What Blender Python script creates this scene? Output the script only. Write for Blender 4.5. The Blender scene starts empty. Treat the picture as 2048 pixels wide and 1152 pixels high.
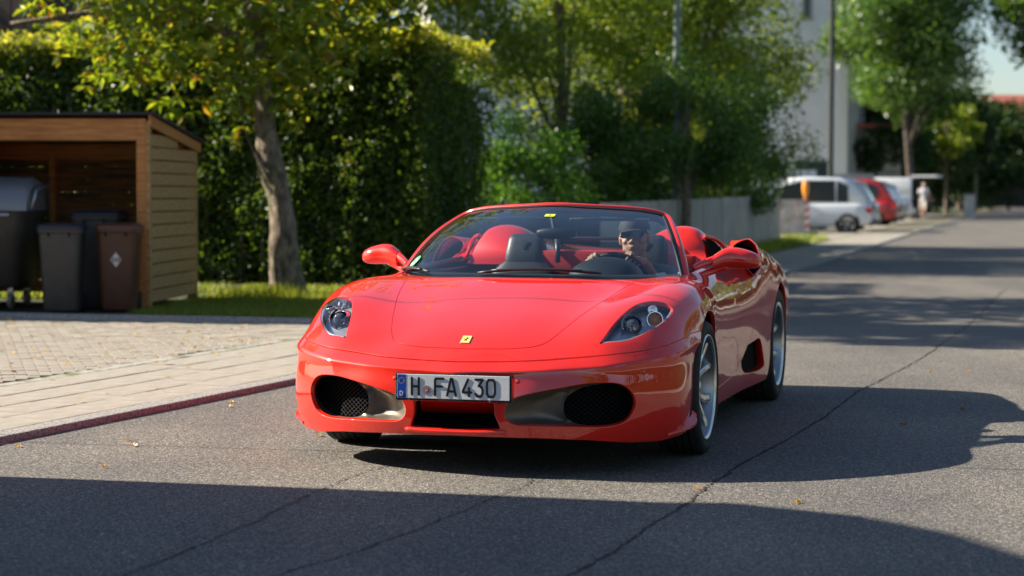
import bpy, bmesh, math, random
import numpy as np
from mathutils import Vector, Matrix, noise
C = bpy.context.scene.collection
SC = bpy.context.scene
random.seed(7); RNG = np.random.default_rng(7)
PI = math.pi

# ---------------------------------------------------------------- camera
FOC, PITCH, ROLL, CAMH = 4014.06, 0.0477945, 0.0029398, 1.25164
cam_d = bpy.data.cameras.new('camera'); cam = bpy.data.objects.new('camera', cam_d); C.objects.link(cam)
cp, sp, cr, sr = math.cos(PITCH), math.sin(PITCH), math.cos(ROLL), math.sin(ROLL)
Dv = Vector((0, cp, -sp)); Uv = Vector((0, sp, cp)); Xv = Vector((1, 0, 0))
Rr = Xv * cr + Uv * sr; Ur = Xv * -sr + Uv * cr
cam.matrix_world = Matrix(((Rr.x, Ur.x, -Dv.x, 0), (Rr.y, Ur.y, -Dv.y, 0), (Rr.z, Ur.z, -Dv.z, CAMH), (0, 0, 0, 1)))
cam_d.sensor_width = 36.0; cam_d.lens = 36.0 * FOC / 2048.0
cam_d.clip_start = 0.1; cam_d.clip_end = 2000
cam_d.dof.use_dof = True; cam_d.dof.focus_distance = 9.6; cam_d.dof.aperture_fstop = 2.4
SC.camera = cam
# ---------------------------------------------------------------- sky, sun, exposure
SUN_TO = Vector((-0.985, 0.17, 0.60)).normalized()
el = math.asin(SUN_TO.z); az = math.atan2(SUN_TO.x, SUN_TO.y)
w = bpy.data.worlds.new('World'); SC.world = w; w.use_nodes = True
nt = w.node_tree; bg = nt.nodes['Background']
sky = nt.nodes.new('ShaderNodeTexSky'); sky.sky_type = 'NISHITA'; sky.sun_disc = False
sky.sun_elevation = el; sky.sun_rotation = az; sky.air_density = 1.0; sky.dust_density = 0.7; sky.ozone_density = 2.4
nt.links.new(sky.outputs[0], bg.inputs[0]); bg.inputs[1].default_value = 0.062
sl = bpy.data.lights.new('sun', 'SUN'); sun = bpy.data.objects.new('sun', sl); C.objects.link(sun)
sl.energy = 5.0; sl.angle = math.radians(0.5); sl.color = (1.0, 0.90, 0.74)
sun.rotation_euler = SUN_TO.to_track_quat('Z', 'Y').to_euler(); sun.location = (-30, 5, 40)
SC.view_settings.view_transform = 'Standard'; SC.view_settings.look = 'None'
SC.view_settings.gamma = 1.0; SC.view_settings.exposure = 1.36; SC.view_settings.use_curve_mapping = False
SC.render.engine = 'CYCLES'
SC.cycles.use_denoising = True; SC.cycles.max_bounces = 8; SC.cycles.transparent_max_bounces = 16
SC.cycles.caustics_reflective = False; SC.cycles.caustics_refractive = False
SC.cycles.sample_clamp_indirect = 6.0
# ---------------------------------------------------------------- object helpers
def tag(o, label=None, cat=None, group=None, kind=None):
    if label: o['label'] = label
    if cat: o['category'] = cat
    if group: o['group'] = group
    if kind: o['kind'] = kind
    return o
def empty(name, loc=(0, 0, 0), rz=0, label=None, cat=None, group=None):
    o = bpy.data.objects.new(name, None); C.objects.link(o); o.empty_display_size = .2
    o.location = loc; o.rotation_euler = (0, 0, rz)
    return tag(o, label, cat, group)
def link(name, me, m=None, parent=None):
    o = bpy.data.objects.new(name, me); C.objects.link(o)
    if m is not None:
        for x in (m if isinstance(m, (list, tuple)) else [m]): me.materials.append(x)
    if parent is not None: o.parent = parent
    return o
def copy_tree(o, parent=None):
    c = o.copy(); C.objects.link(c); c.parent = parent
    for ch in list(o.children): copy_tree(ch, c)
    return c
def mesh_np(name, V, F, m=None, parent=None, smooth=True, mi=None, normals=None):
    """V (n,3); F (m,3) or (m,4) int array or list of lists"""
    me = bpy.data.meshes.new(name)
    V = np.asarray(V, np.float32)
    if isinstance(F, np.ndarray):
        k = F.shape[1]; me.vertices.add(len(V)); me.vertices.foreach_set('co', V.ravel())
        me.loops.add(F.size); me.loops.foreach_set('vertex_index', F.astype(np.int32).ravel())
        me.polygons.add(len(F)); me.polygons.foreach_set('loop_start', np.arange(0, F.size, k, dtype=np.int32))
        me.update(calc_edges=True)
    else:
        me.from_pydata(V.tolist(), [], F)
    me.polygons.foreach_set('use_smooth', np.full(len(me.polygons), smooth))
    if mi is not None: me.polygons.foreach_set('material_index', np.asarray(mi, np.int32))
    me.validate(); 
    if normals is not None and len(normals) == len(me.vertices):
        me.normals_split_custom_set_from_vertices(np.asarray(normals, np.float32).tolist())
    me.update()
    return link(name, me, m, parent)
class MB:
    """collects simple shapes into one mesh"""
    def __init__(s): s.v = []; s.f = []; s.mi = []; s.cur = 0
    def add(s, v, f, mi=None):
        n = len(s.v); s.v += [tuple(p) for p in v]; s.f += [[i + n for i in q] for q in f]
        s.mi += [s.cur if mi is None else mi] * len(f); return s
    def box(s, x0, x1, y0, y1, z0, z1, M=None, mi=None, b=0):
        if b:
            bm = bmesh.new(); bmesh.ops.create_cube(bm, size=1)
            for v in bm.verts: v.co = Vector(((x0 + x1) / 2 + v.co.x * (x1 - x0), (y0 + y1) / 2 + v.co.y * (y1 - y0), (z0 + z1) / 2 + v.co.z * (z1 - z0)))
            bmesh.ops.bevel(bm, geom=bm.edges[:], offset=b, segments=2 if b > .008 else 1, affect='EDGES', profile=.6)
            v = [q.co.copy() for q in bm.verts]; bm.verts.index_update(); f = [[q.index for q in p.verts] for p in bm.faces]; bm.free()
        else:
            v = [Vector(p) for p in ((x0, y0, z0), (x1, y0, z0), (x1, y1, z0), (x0, y1, z0), (x0, y0, z1), (x1, y0, z1), (x1, y1, z1), (x0, y1, z1))]
            f = [[0, 3, 2, 1], [4, 5, 6, 7], [0, 1, 5, 4], [1, 2, 6, 5], [2, 3, 7, 6], [3, 0, 4, 7]]
        if M is not None: v = [M @ p for p in v]
        return s.add(v, f, mi)
    def tube(s, pts, r, n=10, cap=True, mi=None, closed=False):
        pts = [Vector(p) for p in pts]; m = len(pts); rr = r if isinstance(r, (list, tuple)) else [r] * m
        v = []; f = []; up = None
        for i, p in enumerate(pts):
            if closed: t = (pts[(i + 1) % m] - pts[i - 1]).normalized()
            else: t = (pts[min(i + 1, m - 1)] - pts[max(i - 1, 0)]).normalized()
            if up is None:
                up = Vector((0, 0, 1)) if abs(t.z) < .9 else Vector((1, 0, 0))
            a = (up - t * up.dot(t)).normalized(); b = t.cross(a); up = a
            for k in range(n):
                g = 2 * PI * k / n; v.append(p + (a * math.cos(g) + b * math.sin(g)) * rr[i])
        for i in range(m if closed else m - 1):
            j = (i + 1) % m
            for k in range(n): f.append([i * n + k, i * n + (k + 1) % n, j * n + (k + 1) % n, j * n + k])
        if cap and not closed: f.append(list(range(n))[::-1]); f.append([(m - 1) * n + k for k in range(n)])
        return s.add(v, f, mi)
    def lathe(s, prof, n=32, M=None, mi=None, close=False):
        """prof [(r,h)] revolved round z"""
        v = []; f = []; m = len(prof)
        for r, h in prof:
            for k in range(n):
                g = 2 * PI * k / n; v.append(Vector((r * math.cos(g), r * math.sin(g), h)))
        for i in range(m - 1 + (1 if close else 0)):
            j = (i + 1) % m
            for k in range(n): f.append([i * n + k, i * n + (k + 1) % n, j * n + (k + 1) % n, j * n + k])
        if M is not None: v = [M @ p for p in v]
        return s.add(v, f, mi)
    def prism(s, poly, z0, z1, M=None, mi=None):
        n = len(poly); v = [Vector((x, y, z0)) for x, y in poly] + [Vector((x, y, z1)) for x, y in poly]
        f = [list(range(n))[::-1], list(range(n, 2 * n))] + [[i, (i + 1) % n, n + (i + 1) % n, n + i] for i in range(n)]
        if M is not None: v = [M @ p for p in v]
        return s.add(v, f, mi)
    def build(s, name, m, parent=None, smooth=False, angle=None):
        me = bpy.data.meshes.new(name); me.from_pydata([tuple(p) for p in s.v], [], s.f)
        me.polygons.foreach_set('material_index', s.mi)
        me.polygons.foreach_set('use_smooth', [bool(smooth or angle)] * len(s.f)); 
        bm = bmesh.new(); bm.from_mesh(me); bmesh.ops.recalc_face_normals(bm, faces=bm.faces[:]); bm.to_mesh(me); bm.free()
        if angle:
            try: me.set_sharp_from_angle(angle=math.radians(angle))
            except Exception: pass
        me.update()
        return link(name, me, m, parent)
def spl(k, n, closed=False):
    """Catmull-Rom through points k"""
    k = np.asarray(k, float); m = len(k)
    K = np.vstack([k[-1:], k, k[:2]]) if closed else np.vstack([2 * k[0] - k[1], k, 2 * k[-1] - k[-2]])
    t = np.linspace(0, (m if closed else m - 1) - (0 if closed else 1e-9), n, endpoint=not closed); i = t.astype(int); f = (t - i)[:, None]
    a, b, c, d = K[i], K[i + 1], K[i + 2], K[i + 3]
    return .5 * (2 * b + (c - a) * f + (2 * a - 5 * b + 4 * c - d) * f ** 2 + (3 * b - a - 3 * c + d) * f ** 3)
# ---------------------------------------------------------------- material helpers
def mat(name, col=(.5, .5, .5), rough=.5, metal=0., coat=0., spec=.5, coat_rough=.03, trans=0., ior=1.5):
    m = bpy.data.materials.new(name); m.use_nodes = True; b = m.node_tree.nodes['Principled BSDF']
    b.inputs['Base Color'].default_value = (*col, 1); b.inputs['Roughness'].default_value = rough
    b.inputs['Metallic'].default_value = metal; b.inputs['Coat Weight'].default_value = coat
    b.inputs['Coat Roughness'].default_value = coat_rough; b.inputs['Specular IOR Level'].default_value = spec
    b.inputs['Transmission Weight'].default_value = trans; b.inputs['IOR'].default_value = ior
    return m
def N(m, t, **kw):
    n = m.node_tree.nodes.new(t)
    for k, v in kw.items(): setattr(n, k, v)
    return n
def noisy(m, c1, c2, scale=5, detail=6, rough=.6, bump=0., bscale=None, lo=.35, hi=.65, coord='Object', stretch=(1, 1, 1), bdist=.01, c3=None, scale3=1.0, lo3=.5, hi3=.7):
    """mix base colour between c1 and c2 by noise; optional third blotch colour and bump"""
    L = m.node_tree.links; b = m.node_tree.nodes['Principled BSDF']
    tc = N(m, 'ShaderNodeTexCoord'); mp = N(m, 'ShaderNodeMapping'); mp.inputs['Scale'].default_value = stretch
    L.new(tc.outputs[coord], mp.inputs[0])
    def ns(sc, dt=detail):
        n = N(m, 'ShaderNodeTexNoise'); n.inputs['Scale'].default_value = sc; n.inputs['Detail'].default_value = dt
        n.inputs['Roughness'].default_value = rough; L.new(mp.outputs[0], n.inputs['Vector']); return n
    n1 = ns(scale); r = N(m, 'ShaderNodeValToRGB'); L.new(n1.outputs['Fac'], r.inputs[0])
    r.color_ramp.elements[0].position = lo; r.color_ramp.elements[0].color = (*c1, 1)
    r.color_ramp.elements[1].position = hi; r.color_ramp.elements[1].color = (*c2, 1)
    out = r.outputs[0]
    if c3 is not None:
        n3 = ns(scale3); r3 = N(m, 'ShaderNodeValToRGB'); L.new(n3.outputs['Fac'], r3.inputs[0])
        r3.color_ramp.elements[0].position = lo3; r3.color_ramp.elements[0].color = (0, 0, 0, 1)
        r3.color_ramp.elements[1].position = hi3; r3.color_ramp.elements[1].color = (1, 1, 1, 1)
        mx = N(m, 'ShaderNodeMixRGB'); L.new(r3.outputs[0], mx.inputs[0]); L.new(out, mx.inputs[1]); mx.inputs[2].default_value = (*c3, 1); out = mx.outputs[0]
    L.new(out, b.inputs['Base Color'])
    if bump:
        n2 = ns(bscale or scale * 4); bp = N(m, 'ShaderNodeBump'); bp.inputs['Strength'].default_value = bump; bp.inputs['Distance'].default_value = bdist
        L.new(n2.outputs['Fac'], bp.inputs['Height']); L.new(bp.outputs[0], b.inputs['Normal'])
    return m
def thin_glass(name, tint=(.8, .85, .85), ior=1.5, rough=0.0, gloss=1.0):
    m = bpy.data.materials.new(name); m.use_nodes = True; t = m.node_tree; t.nodes.clear()
    o = t.nodes.new('ShaderNodeOutputMaterial'); mx = t.nodes.new('ShaderNodeMixShader'); tr = t.nodes.new('ShaderNodeBsdfTransparent')
    gl = t.nodes.new('ShaderNodeBsdfGlossy'); fr = t.nodes.new('ShaderNodeFresnel')
    ge = t.nodes.new('ShaderNodeNewGeometry'); ma = t.nodes.new('ShaderNodeMath'); ma.operation = 'MULTIPLY_ADD'; ma.inputs[1].default_value = 1 / ior - ior; ma.inputs[2].default_value = ior
    t.links.new(ge.outputs['Backfacing'], ma.inputs[0]); t.links.new(ma.outputs[0], fr.inputs[0]); tr.inputs[0].default_value = (*tint, 1); gl.inputs['Roughness'].default_value = rough
    gl.inputs[0].default_value = (gloss, gloss, gloss, 1)
    t.links.new(fr.outputs[0], mx.inputs[0]); t.links.new(tr.outputs[0], mx.inputs[1]); t.links.new(gl.outputs[0], mx.inputs[2]); t.links.new(mx.outputs[0], o.inputs[0])
    return m
# ---------------------------------------------------------------- panel cutting
def clip(V, NR, F, f):
    """keep f>=0 part of a triangle mesh, cutting the triangles along f=0"""
    ins = f >= 0; cnt = ins[F].sum(1)
    keep = F[cnt == 3]; part = F[(cnt == 1) | (cnt == 2)]
    edges = {}; nv = []; out = []
    base = len(V)
    def cut(a, b):
        k = (a, b) if a < b else (b, a)
        i = edges.get(k)
        if i is None:
            fa, fb = f[k[0]], f[k[1]]; t = fa / (fa - fb); t = min(max(t, .001), .999); nv.append((k[0], k[1], t)); i = base + len(nv) - 1; edges[k] = i
        return i
    for a, b, c in part.tolist():
        s = [int(ins[a]), int(ins[b]), int(ins[c])]; q = [a, b, c]
        n = s[0] + s[1] + s[2]
        if n == 1:
            j = s.index(1); a, b, c = q[j], q[(j + 1) % 3], q[(j + 2) % 3]
            out.append((a, cut(a, b), cut(a, c)))
        else:
            j = s.index(0); a, b, c = q[j], q[(j + 1) % 3], q[(j + 2) % 3]
            ab, ac = cut(a, b), cut(a, c); out.append((ab, b, c)); out.append((ab, c, ac))
    if nv:
        e = np.array(nv); i0 = e[:, 0].astype(int); i1 = e[:, 1].astype(int); t = e[:, 2:3]
        V = np.vstack([V, V[i0] * (1 - t) + V[i1] * t]); n2 = NR[i0] * (1 - t) + NR[i1] * t
        NR = np.vstack([NR, n2 / np.linalg.norm(n2, axis=1, keepdims=True)])
    F = np.vstack([keep, np.array(out, int).reshape(-1, 3)])
    us = np.unique(F); mp = np.full(len(V), -1); mp[us] = np.arange(len(us))
    return V[us], NR[us], mp[F]
def sdf(P, poly):
    """signed distance (n,) of points (n,2) to closed polygon, positive inside"""
    poly = np.asarray(poly); d2 = np.full(len(P), 1e9); ins = np.zeros(len(P), bool)
    for a, b in zip(poly, np.roll(poly, -1, 0)):
        d = b - a; t = np.clip(((P - a) @ d) / (d @ d + 1e-15), 0, 1); e = P - a - t[:, None] * d; d2 = np.minimum(d2, (e * e).sum(1))
        c = ((a[1] > P[:, 1]) != (b[1] > P[:, 1])); dy = (b[1] - a[1]) or 1e-15
        ins ^= c & (P[:, 0] < d[0] * (P[:, 1] - a[1]) / dy + a[0])
    return np.sqrt(d2) * np.where(ins, 1, -1)
def boundary(F):
    E = np.vstack([F[:, [0, 1]], F[:, [1, 2]], F[:, [2, 0]]]); k = np.sort(E, 1); key = k[:, 0].astype(np.int64) * 10000000 + k[:, 1]
    _, inv, c = np.unique(key, return_inverse=True, return_counts=True); return E[c[inv] == 1]
def weld(V, NR, F, tol=.0022):
    for _ in range(3):
        B = boundary(F); L = np.linalg.norm(V[B[:, 0]] - V[B[:, 1]], axis=1); B = B[L < tol]
        if not len(B): break
        mp = np.arange(len(V)); used = set()
        for a, b in B.tolist():
            if a in used or b in used: continue
            mp[b] = a; used.add(a); used.add(b)
        F = mp[F]; F = F[(F[:, 0] != F[:, 1]) & (F[:, 1] != F[:, 2]) & (F[:, 0] != F[:, 2])]
    us = np.unique(F); mp = np.full(len(V), -1); mp[us] = np.arange(len(us)); return V[us], NR[us], mp[F]
def lip(V, NR, F, depth=.012, r=.0015):
    """rounded inward flange along every open edge; returns vertices, normals, faces"""
    V, NR, F = weld(V, NR, F)
    B = boundary(F)
    if not len(B): return V, NR, F
    us = np.unique(B); mp = np.full(len(V), -1); mp[us] = np.arange(len(us))
    # outward-in-surface direction at boundary vertices
    T = np.zeros((len(V), 3)); d = V[B[:, 1]] - V[B[:, 0]]; n = (NR[B[:, 0]] + NR[B[:, 1]]) / 2; o = np.cross(d, n); o /= np.linalg.norm(o, axis=1, keepdims=True) + 1e-12
    np.add.at(T, B[:, 0], o); np.add.at(T, B[:, 1], o); 
    for _ in range(4):
        T /= np.linalg.norm(T, axis=1, keepdims=True) + 1e-12; T2 = T.copy(); np.add.at(T2, B[:, 0], T[B[:, 1]]); np.add.at(T2, B[:, 1], T[B[:, 0]]); T = T2
    T = T[us]; T /= np.linalg.norm(T, axis=1, keepdims=True) + 1e-12
    n0 = NR[us]; v0 = V[us]
    rings = [(v0, n0), (v0 + T * r * .7 - n0 * r * .3, (n0 + T)), (v0 + T * r - n0 * r, T), (v0 + T * r - n0 * depth, T)]
    VV = [V]; NN = [NR]; FF = [F]; off = len(V); k = len(us)
    for i, (a, b) in enumerate(rings): VV.append(a); NN.append(b / (np.linalg.norm(b, axis=1, keepdims=True) + 1e-12))
    for i in range(len(rings) - 1):
        a = off + i * k + mp[B[:, 0]]; b = off + i * k + mp[B[:, 1]]; a2 = a + k; b2 = b + k
        FF.append(np.stack([b, a, a2], 1)); FF.append(np.stack([b, a2, b2], 1))
    return np.vstack(VV), np.vstack(NN), np.vstack(FF)
# ================================================================= THE CAR (car frame: x forward, y to its left, z up, origin under the front axle)
CAR_YAW = 0.261911
car = empty('sports_car', (0.0290764, 9.854537, 0), math.atan2(-math.cos(CAR_YAW), -math.sin(CAR_YAW)),
            'red open-top two-seat sports car driving towards the viewer on the asphalt road', 'sports car')
paint = mat('red_paint', (.74, .018, .005), .45, 0, 1.0, .12, .015)
paint.node_tree.nodes['Principled BSDF'].inputs['Coat IOR'].default_value = 1.8
M_black = mat('black_plastic', (.012, .012, .013), .45)
M_gloss = mat('gloss_black', (.01, .01, .011), .12, 0, .5)
M_void = mat('black_cavity', (.006, .006, .006), .9, spec=.1)
M_bronze = mat('bronze_grey_duct', (.20, .17, .14), .38, .6)
M_mesh = mat('mesh_metal', (.03, .03, .032), .45, .4)
M_chrome = mat('chrome', (.82, .82, .84), .06, 1.0)
M_silver = mat('silver_alloy', (.78, .79, .80), .26, 1.0)
M_rubber = noisy(mat('tyre_rubber', (.018, .018, .018), .75), (.014, .014, .014), (.028, .027, .026), 30, bump=.1)
M_leather = noisy(mat('black_leather', (.025, .027, .03), .42), (.022, .024, .027), (.034, .036, .04), 60, bump=.08, bscale=220)
M_redlea = noisy(mat('red_trim', (.45, .02, .018), .5), (.42, .016, .014), (.52, .026, .022), 40, bump=.06, bscale=200)
M_seal_shade = mat('rubber_seal_and_gap_shade', (.012, .012, .012), .55)
M_disc = mat('brake_disc', (.28, .27, .26), .35, .9)
M_yel = mat('badge_yellow', (.85, .62, .04), .3, 0, .5)
M_white = mat('plate_white', (.78, .79, .80), .35)
def cy(y): return y if y < .93 else .93 + (y - .93) * .6
S_ = [(1.040,0,.502),(1.014,.192,.505),(.973,.386,.513),(.89,.584,.528),(.791,.744,.543),(.658,.868,.566),(.54,.902,.582),(.40,.930,.600)]
C_ = [(1.105,0,.459),(1.082,.212,.463),(1.039,.415,.471),(.945,.619,.48),(.829,.778,.498),(.678,.895,.516),(.542,.935,.538),(.37,.955,.552)]
B_ = [(1.094,0,.182),(1.07,.179,.178),(1.027,.376,.174),(.935,.574,.162),(.819,.727,.143),(.672,.847,.138),(.549,.921,.154),(.442,.925,.188)]
H_ = [(.967,0,.555),(.954,.145,.557),(.932,.254,.561),(.895,.325,.568),(.828,.374,.588),(.688,.421,.645),(.492,.472,.704),(.294,.52,.752),(.092,.558,.795),(-.154,.602,.827)]
HL_ = [(.836,.594,.587),(.787,.606,.603),(.684,.625,.654),(.584,.652,.703),(.487,.689,.741),(.414,.749,.752),(.383,.808,.739),(.411,.853,.709),(.514,.841,.671),(.634,.794,.629),(.755,.716,.595),(.823,.616,.586)]
I_ = [(1.073,.226,.300),(1.084,.264,.349),(1.072,.354,.378),(1.013,.494,.406),(.956,.611,.42),(.892,.709,.41),(.853,.758,.364),(.84,.764,.303),(.86,.728,.24),(.904,.65,.216),(.985,.509,.22),(1.048,.366,.224),(1.077,.275,.229),(1.087,.233,.254)]
PTS = S_ + C_ + B_ + H_ + HL_ + I_
PTS += [(1.1,0,.4),(1.09,0,.3),(1.08,.2,.4),
 (.9,0,.588),(.7,0,.664),(.5,0,.720),(.3,0,.770),(.15,0,.807),(.045,0,.833),(.6,.25,.690),(.3,.25,.767),(.0,.32,.831),(-.07,.48,.828),(-.17,.6,.824),
 (-.5,0,.86),(-.5,.4,.855),(-1.2,.4,.85),(-1.2,0,.86),
 # fender crown and its outer side
 (.38,.80,.745),(.2,.78,.795),(.05,.79,.819),(-.1,.78,.825),(-.25,.76,.823),(-.4,.77,.822),(.15,.68,.797),(-.05,.68,.820),(-1.7,0,.88),(-1.7,.4,.89),(-2.1,.3,.89),
 (.33,.875,.728),(.45,.86,.69),(.6,.82,.63),(.19,.88,.766),(.05,.885,.780),(-.12,.885,.785),(-.3,.875,.785),(.1,.93,.73),(-.15,.93,.735),(.2,.955,.66),(0,.957,.69),(-.2,.953,.66),(.30,.943,.62),
 (.36,.935,.3),(.36,.925,.2),(.38,.94,.45),(-.36,.925,.5),(-.38,.915,.35),(-.38,.905,.2),(-.3,.935,.6),(-.55,.78,.835),
 (-1.55,.6,.87),(-1.8,.78,.935),(-1.8,.6,.90),(-1.5,.79,.86),(-1.1,.79,.845),(-.7,.79,.84),
 (-2.15,.85,.945),(-2.15,.72,.95),(-2.15,.5,.90),(-2.15,0,.88),
 (-2.6,.966,.70),(-2.6,.95,.79),(-2.6,.90,.875),(-2.6,.80,.925),(-2.6,.6,.92),(-2.6,.3,.89),(-2.6,0,.88),
 (-2.95,.958,.6),(-2.95,.94,.72),(-2.95,.88,.84),(-2.95,.7,.90),(-2.95,.3,.88),(-2.95,0,.875),(-3.0,.94,.4),(-3.0,.92,.25),
 (-3.25,.88,.6),(-3.25,.85,.75),(-3.25,.7,.86),(-3.28,.3,.87),(-3.28,0,.87),(-3.25,.85,.35),(-3.38,.6,.6),(-3.4,0,.6),(-3.38,.5,.8),(-3.4,0,.82),(-3.3,.5,.25),(-3.32,0,.25),
 # underside
 (.8,0,-.1),(.8,.3,-.1)]
for x in (-.48, -.7, -.92, -1.14, -1.36, -1.58, -1.8, -2.0, -2.2):
    W = float(np.interp(x, [-2.2, -1.9, -1.6, -1.2, -.8, -.4], [.963, .954, .940, .928, .926, .930])); zs_ = float(np.interp(x, [-2.2, -1.9, -1.6, -1.2, -.4], [1.30, 1.22, 1.06, 1.0, 1.0])); sx_ = float(np.interp(x, [-2.2, -1.5, -.4], [.55, 1., 1.]))
    for z, off in ((.18, -.034), (.28, -.028), (.38, -.018), (.48, -.006), (.58, 0), (.66, -.005), (.73, -.020), (.785, -.052)):
        PTS.append((x, W + off * sx_, z if z < .5 else .5 + (z - .5) * zs_))
PTS += [(x, y, -.25 + .4 * y * y) for x in (.4, 0, -.6, -1.2, -1.8, -2.4, -2.9) for y in (0, .3, .6)]
_l = [5e-4] * len(S_) + [4e-4] * len(C_) + [6e-4] * len(B_) + [1e-3] * len(H_) + [1e-3] * len(HL_) + [4e-3] * len(I_)
LAM = np.array(_l + [1e-3] * (len(PTS) - len(_l)))
PT = np.array(PTS, float); LAM[(PT[:, 0] < -.45) & (PT[:, 2] > .1)] = 2e-3; PT[:, 1] = [cy(y) for y in PT[:, 1]]
LAM = np.r_[LAM, LAM[PT[:, 1] > .001]]; PT = np.vstack([PT, PT[PT[:, 1] > .001] * [1, -1, 1]])
AX0, AX1, AZ = -2.7, .12, .36
def caps(P):
    c = np.zeros_like(P); c[:, 0] = np.clip(P[:, 0], AX0, AX1); c[:, 2] = AZ
    d = P - c; r = np.linalg.norm(d, axis=1); n = d / r[:, None]; return c + n, r, n, c
_cz = np.array([(x, cy(y), z) for x, y, z in C_]); _caz = np.arctan2(_cz[:, 1], _cz[:, 0] + .3)
def crease(V):
    """outward swelling of the skin along the bumper crease"""
    az = np.arctan2(np.abs(V[:, 1]), V[:, 0] + .3); zc = np.interp(az, _caz, _cz[:, 2]); d = V[:, 2] - zc
    amp = np.interp(az, [0, .6, 1.0, 1.3, 1.5], [.030, .028, .023, .016, .006]) * (V[:, 0] > -.05)
    k = np.where(d > 0, .055, .030); return amp * np.exp(-(np.sqrt(d * d + .003 ** 2) - .003) / k)
q_, r_, _, _ = caps(PT)
r_ = r_ - crease(PT)
def kern(A, B_):
    return np.sqrt(np.maximum(((A[:, None] - B_[None]) ** 2).sum(2), 0)) ** 3
_n = len(q_); Pm = np.hstack([np.ones((_n, 1)), q_])
K = kern(q_, q_) + np.diag(LAM)
sysm = np.block([[K, Pm], [Pm.T, np.zeros((4, 4))]])
wts = np.linalg.lstsq(sysm, np.r_[r_, np.zeros(4)], rcond=None)[0]
# smooth height map for the bonnet and the tops of the wings, fitted to the same points
_hs = np.array([p for p in PT if (-.75 < p[0] < 1.06) and p[2] > .49 and abs(p[1]) < .91 and (p[2] > .58 or p[0] > .6)]); _hs = _hs[np.argsort(_hs[:, 0])]
_hk = lambda A: np.sqrt(((A[:, None] - _hs[None, :, :2]) ** 2).sum(2)) ** 3
_hn = len(_hs); _hP = np.hstack([np.ones((_hn, 1)), _hs[:, :2]])
_hw = np.linalg.lstsq(np.block([[_hk(_hs[:, :2]) + np.eye(_hn) * 2.5e-3, _hP], [_hP.T, np.zeros((3, 3))]]), np.r_[_hs[:, 2], np.zeros(3)], rcond=None)[0]
def top_h(A):
    out = np.empty(len(A))
    for i in range(0, len(A), 20000): a = A[i:i + 20000]; out[i:i + 20000] = _hk(a) @ _hw[:_hn] + np.hstack([np.ones((len(a), 1)), a]) @ _hw[_hn:]
    return out
def sst(x): x = np.clip(x, 0, 1); return x * x * (3 - 2 * x)
def top_w(P):
    ya = np.abs(P[:, 1]); ye = np.interp(P[:, 0], [-.7, .3, .5, .7], [.90, .90, .85, .78]); xs = np.interp(ya, [s[1] for s in S_[:6]], [s[0] for s in S_[:6]])
    return sst((ye - ya) / .16) * sst((xs - .03 - P[:, 0]) / .16) * sst((P[:, 0] + .65) / .2) * (P[:, 2] > .5)
def surf_c(c, n):
    q = c + n; out = np.empty(len(q))
    for i in range(0, len(q), 8000):
        s = q[i:i + 8000]; out[i:i + 8000] = kern(s, q_) @ wts[:_n] + np.hstack([np.ones((len(s), 1)), s]) @ wts[_n:]
    P = c + n * out[:, None]
    P = c + n * (out + crease(P))[:, None]; w = top_w(P)
    k = w > 0
    if k.any(): P[k, 2] = P[k, 2] * (1 - w[k]) + top_h(P[k, :2]) * w[k]
    return P
# grid over the capsule
psi = np.linspace(0.0, PI / 2, 190)[:-1]
aa = [(AX1, p) for p in psi] + [(x, PI / 2) for x in np.linspace(AX1, AX0, 330)] + [(AX0, p) for p in np.linspace(PI / 2, PI, 50)[1:]]
NPH = 520
phi = np.linspace(-PI / 2, 3 * PI / 2, NPH, endpoint=False)
cx = np.array([a[0] for a in aa]); ps = np.array([a[1] for a in aa]); ps[0] = .002
Cc = np.zeros((len(aa), NPH, 3)); Cc[:, :, 0] = cx[:, None]; Cc[:, :, 2] = AZ
Nn = np.stack([np.broadcast_to(np.cos(ps)[:, None], (len(aa), NPH)), np.sin(ps)[:, None] * np.cos(phi)[None], np.sin(ps)[:, None] * np.sin(phi)[None]], 2)
BV = surf_c(Cc.reshape(-1, 3), Nn.reshape(-1, 3))
G3 = BV.reshape(len(aa), NPH, 3)
du = np.gradient(G3, axis=0); dv = (np.roll(G3, -1, 1) - np.roll(G3, 1, 1))
BN = np.cross(du, dv).reshape(-1, 3); BN /= np.linalg.norm(BN, axis=1, keepdims=True) + 1e-12
if (BN * Nn.reshape(-1, 3)).sum() < 0: BN = -BN
_i = np.arange(len(aa) - 1)[:, None] * NPH; _j = np.arange(NPH)[None]; _k = (np.arange(NPH)[None] + 1) % NPH
Q = np.stack([_i + _j, _i + _k, _i + NPH + _k, _i + NPH + _j], 2).reshape(-1, 4)
BF = np.vstack([Q[:, [0, 1, 2]], Q[:, [0, 2, 3]]])
_fn = np.cross(BV[BF[:, 1]] - BV[BF[:, 0]], BV[BF[:, 2]] - BV[BF[:, 0]])
if (_fn * BN[BF[:, 0]]).sum() < 0: BF = BF[:, ::-1]
def on_body(x, y, z):
    """drop a point on the body surface along the capsule ray"""
    P = np.atleast_2d(np.array([x, y, z], float)); _, _, n, c = caps(P); return surf_c(c, n)[0]
def body_n(x, y, z, e=.01):
    P = np.array([[x, y, z]], float); _, _, n, c = caps(P); a = np.cross(n[0], [0.3, .2, .9]); a /= np.linalg.norm(a); b = np.cross(n[0], a)
    def s(d): m = n + d * e; return surf_c(c, m / np.linalg.norm(m))[0]
    v = np.cross(s(a) - s(-a), s(b) - s(-b)); v /= np.linalg.norm(v); return v if v @ n[0] > 0 else -v
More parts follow.
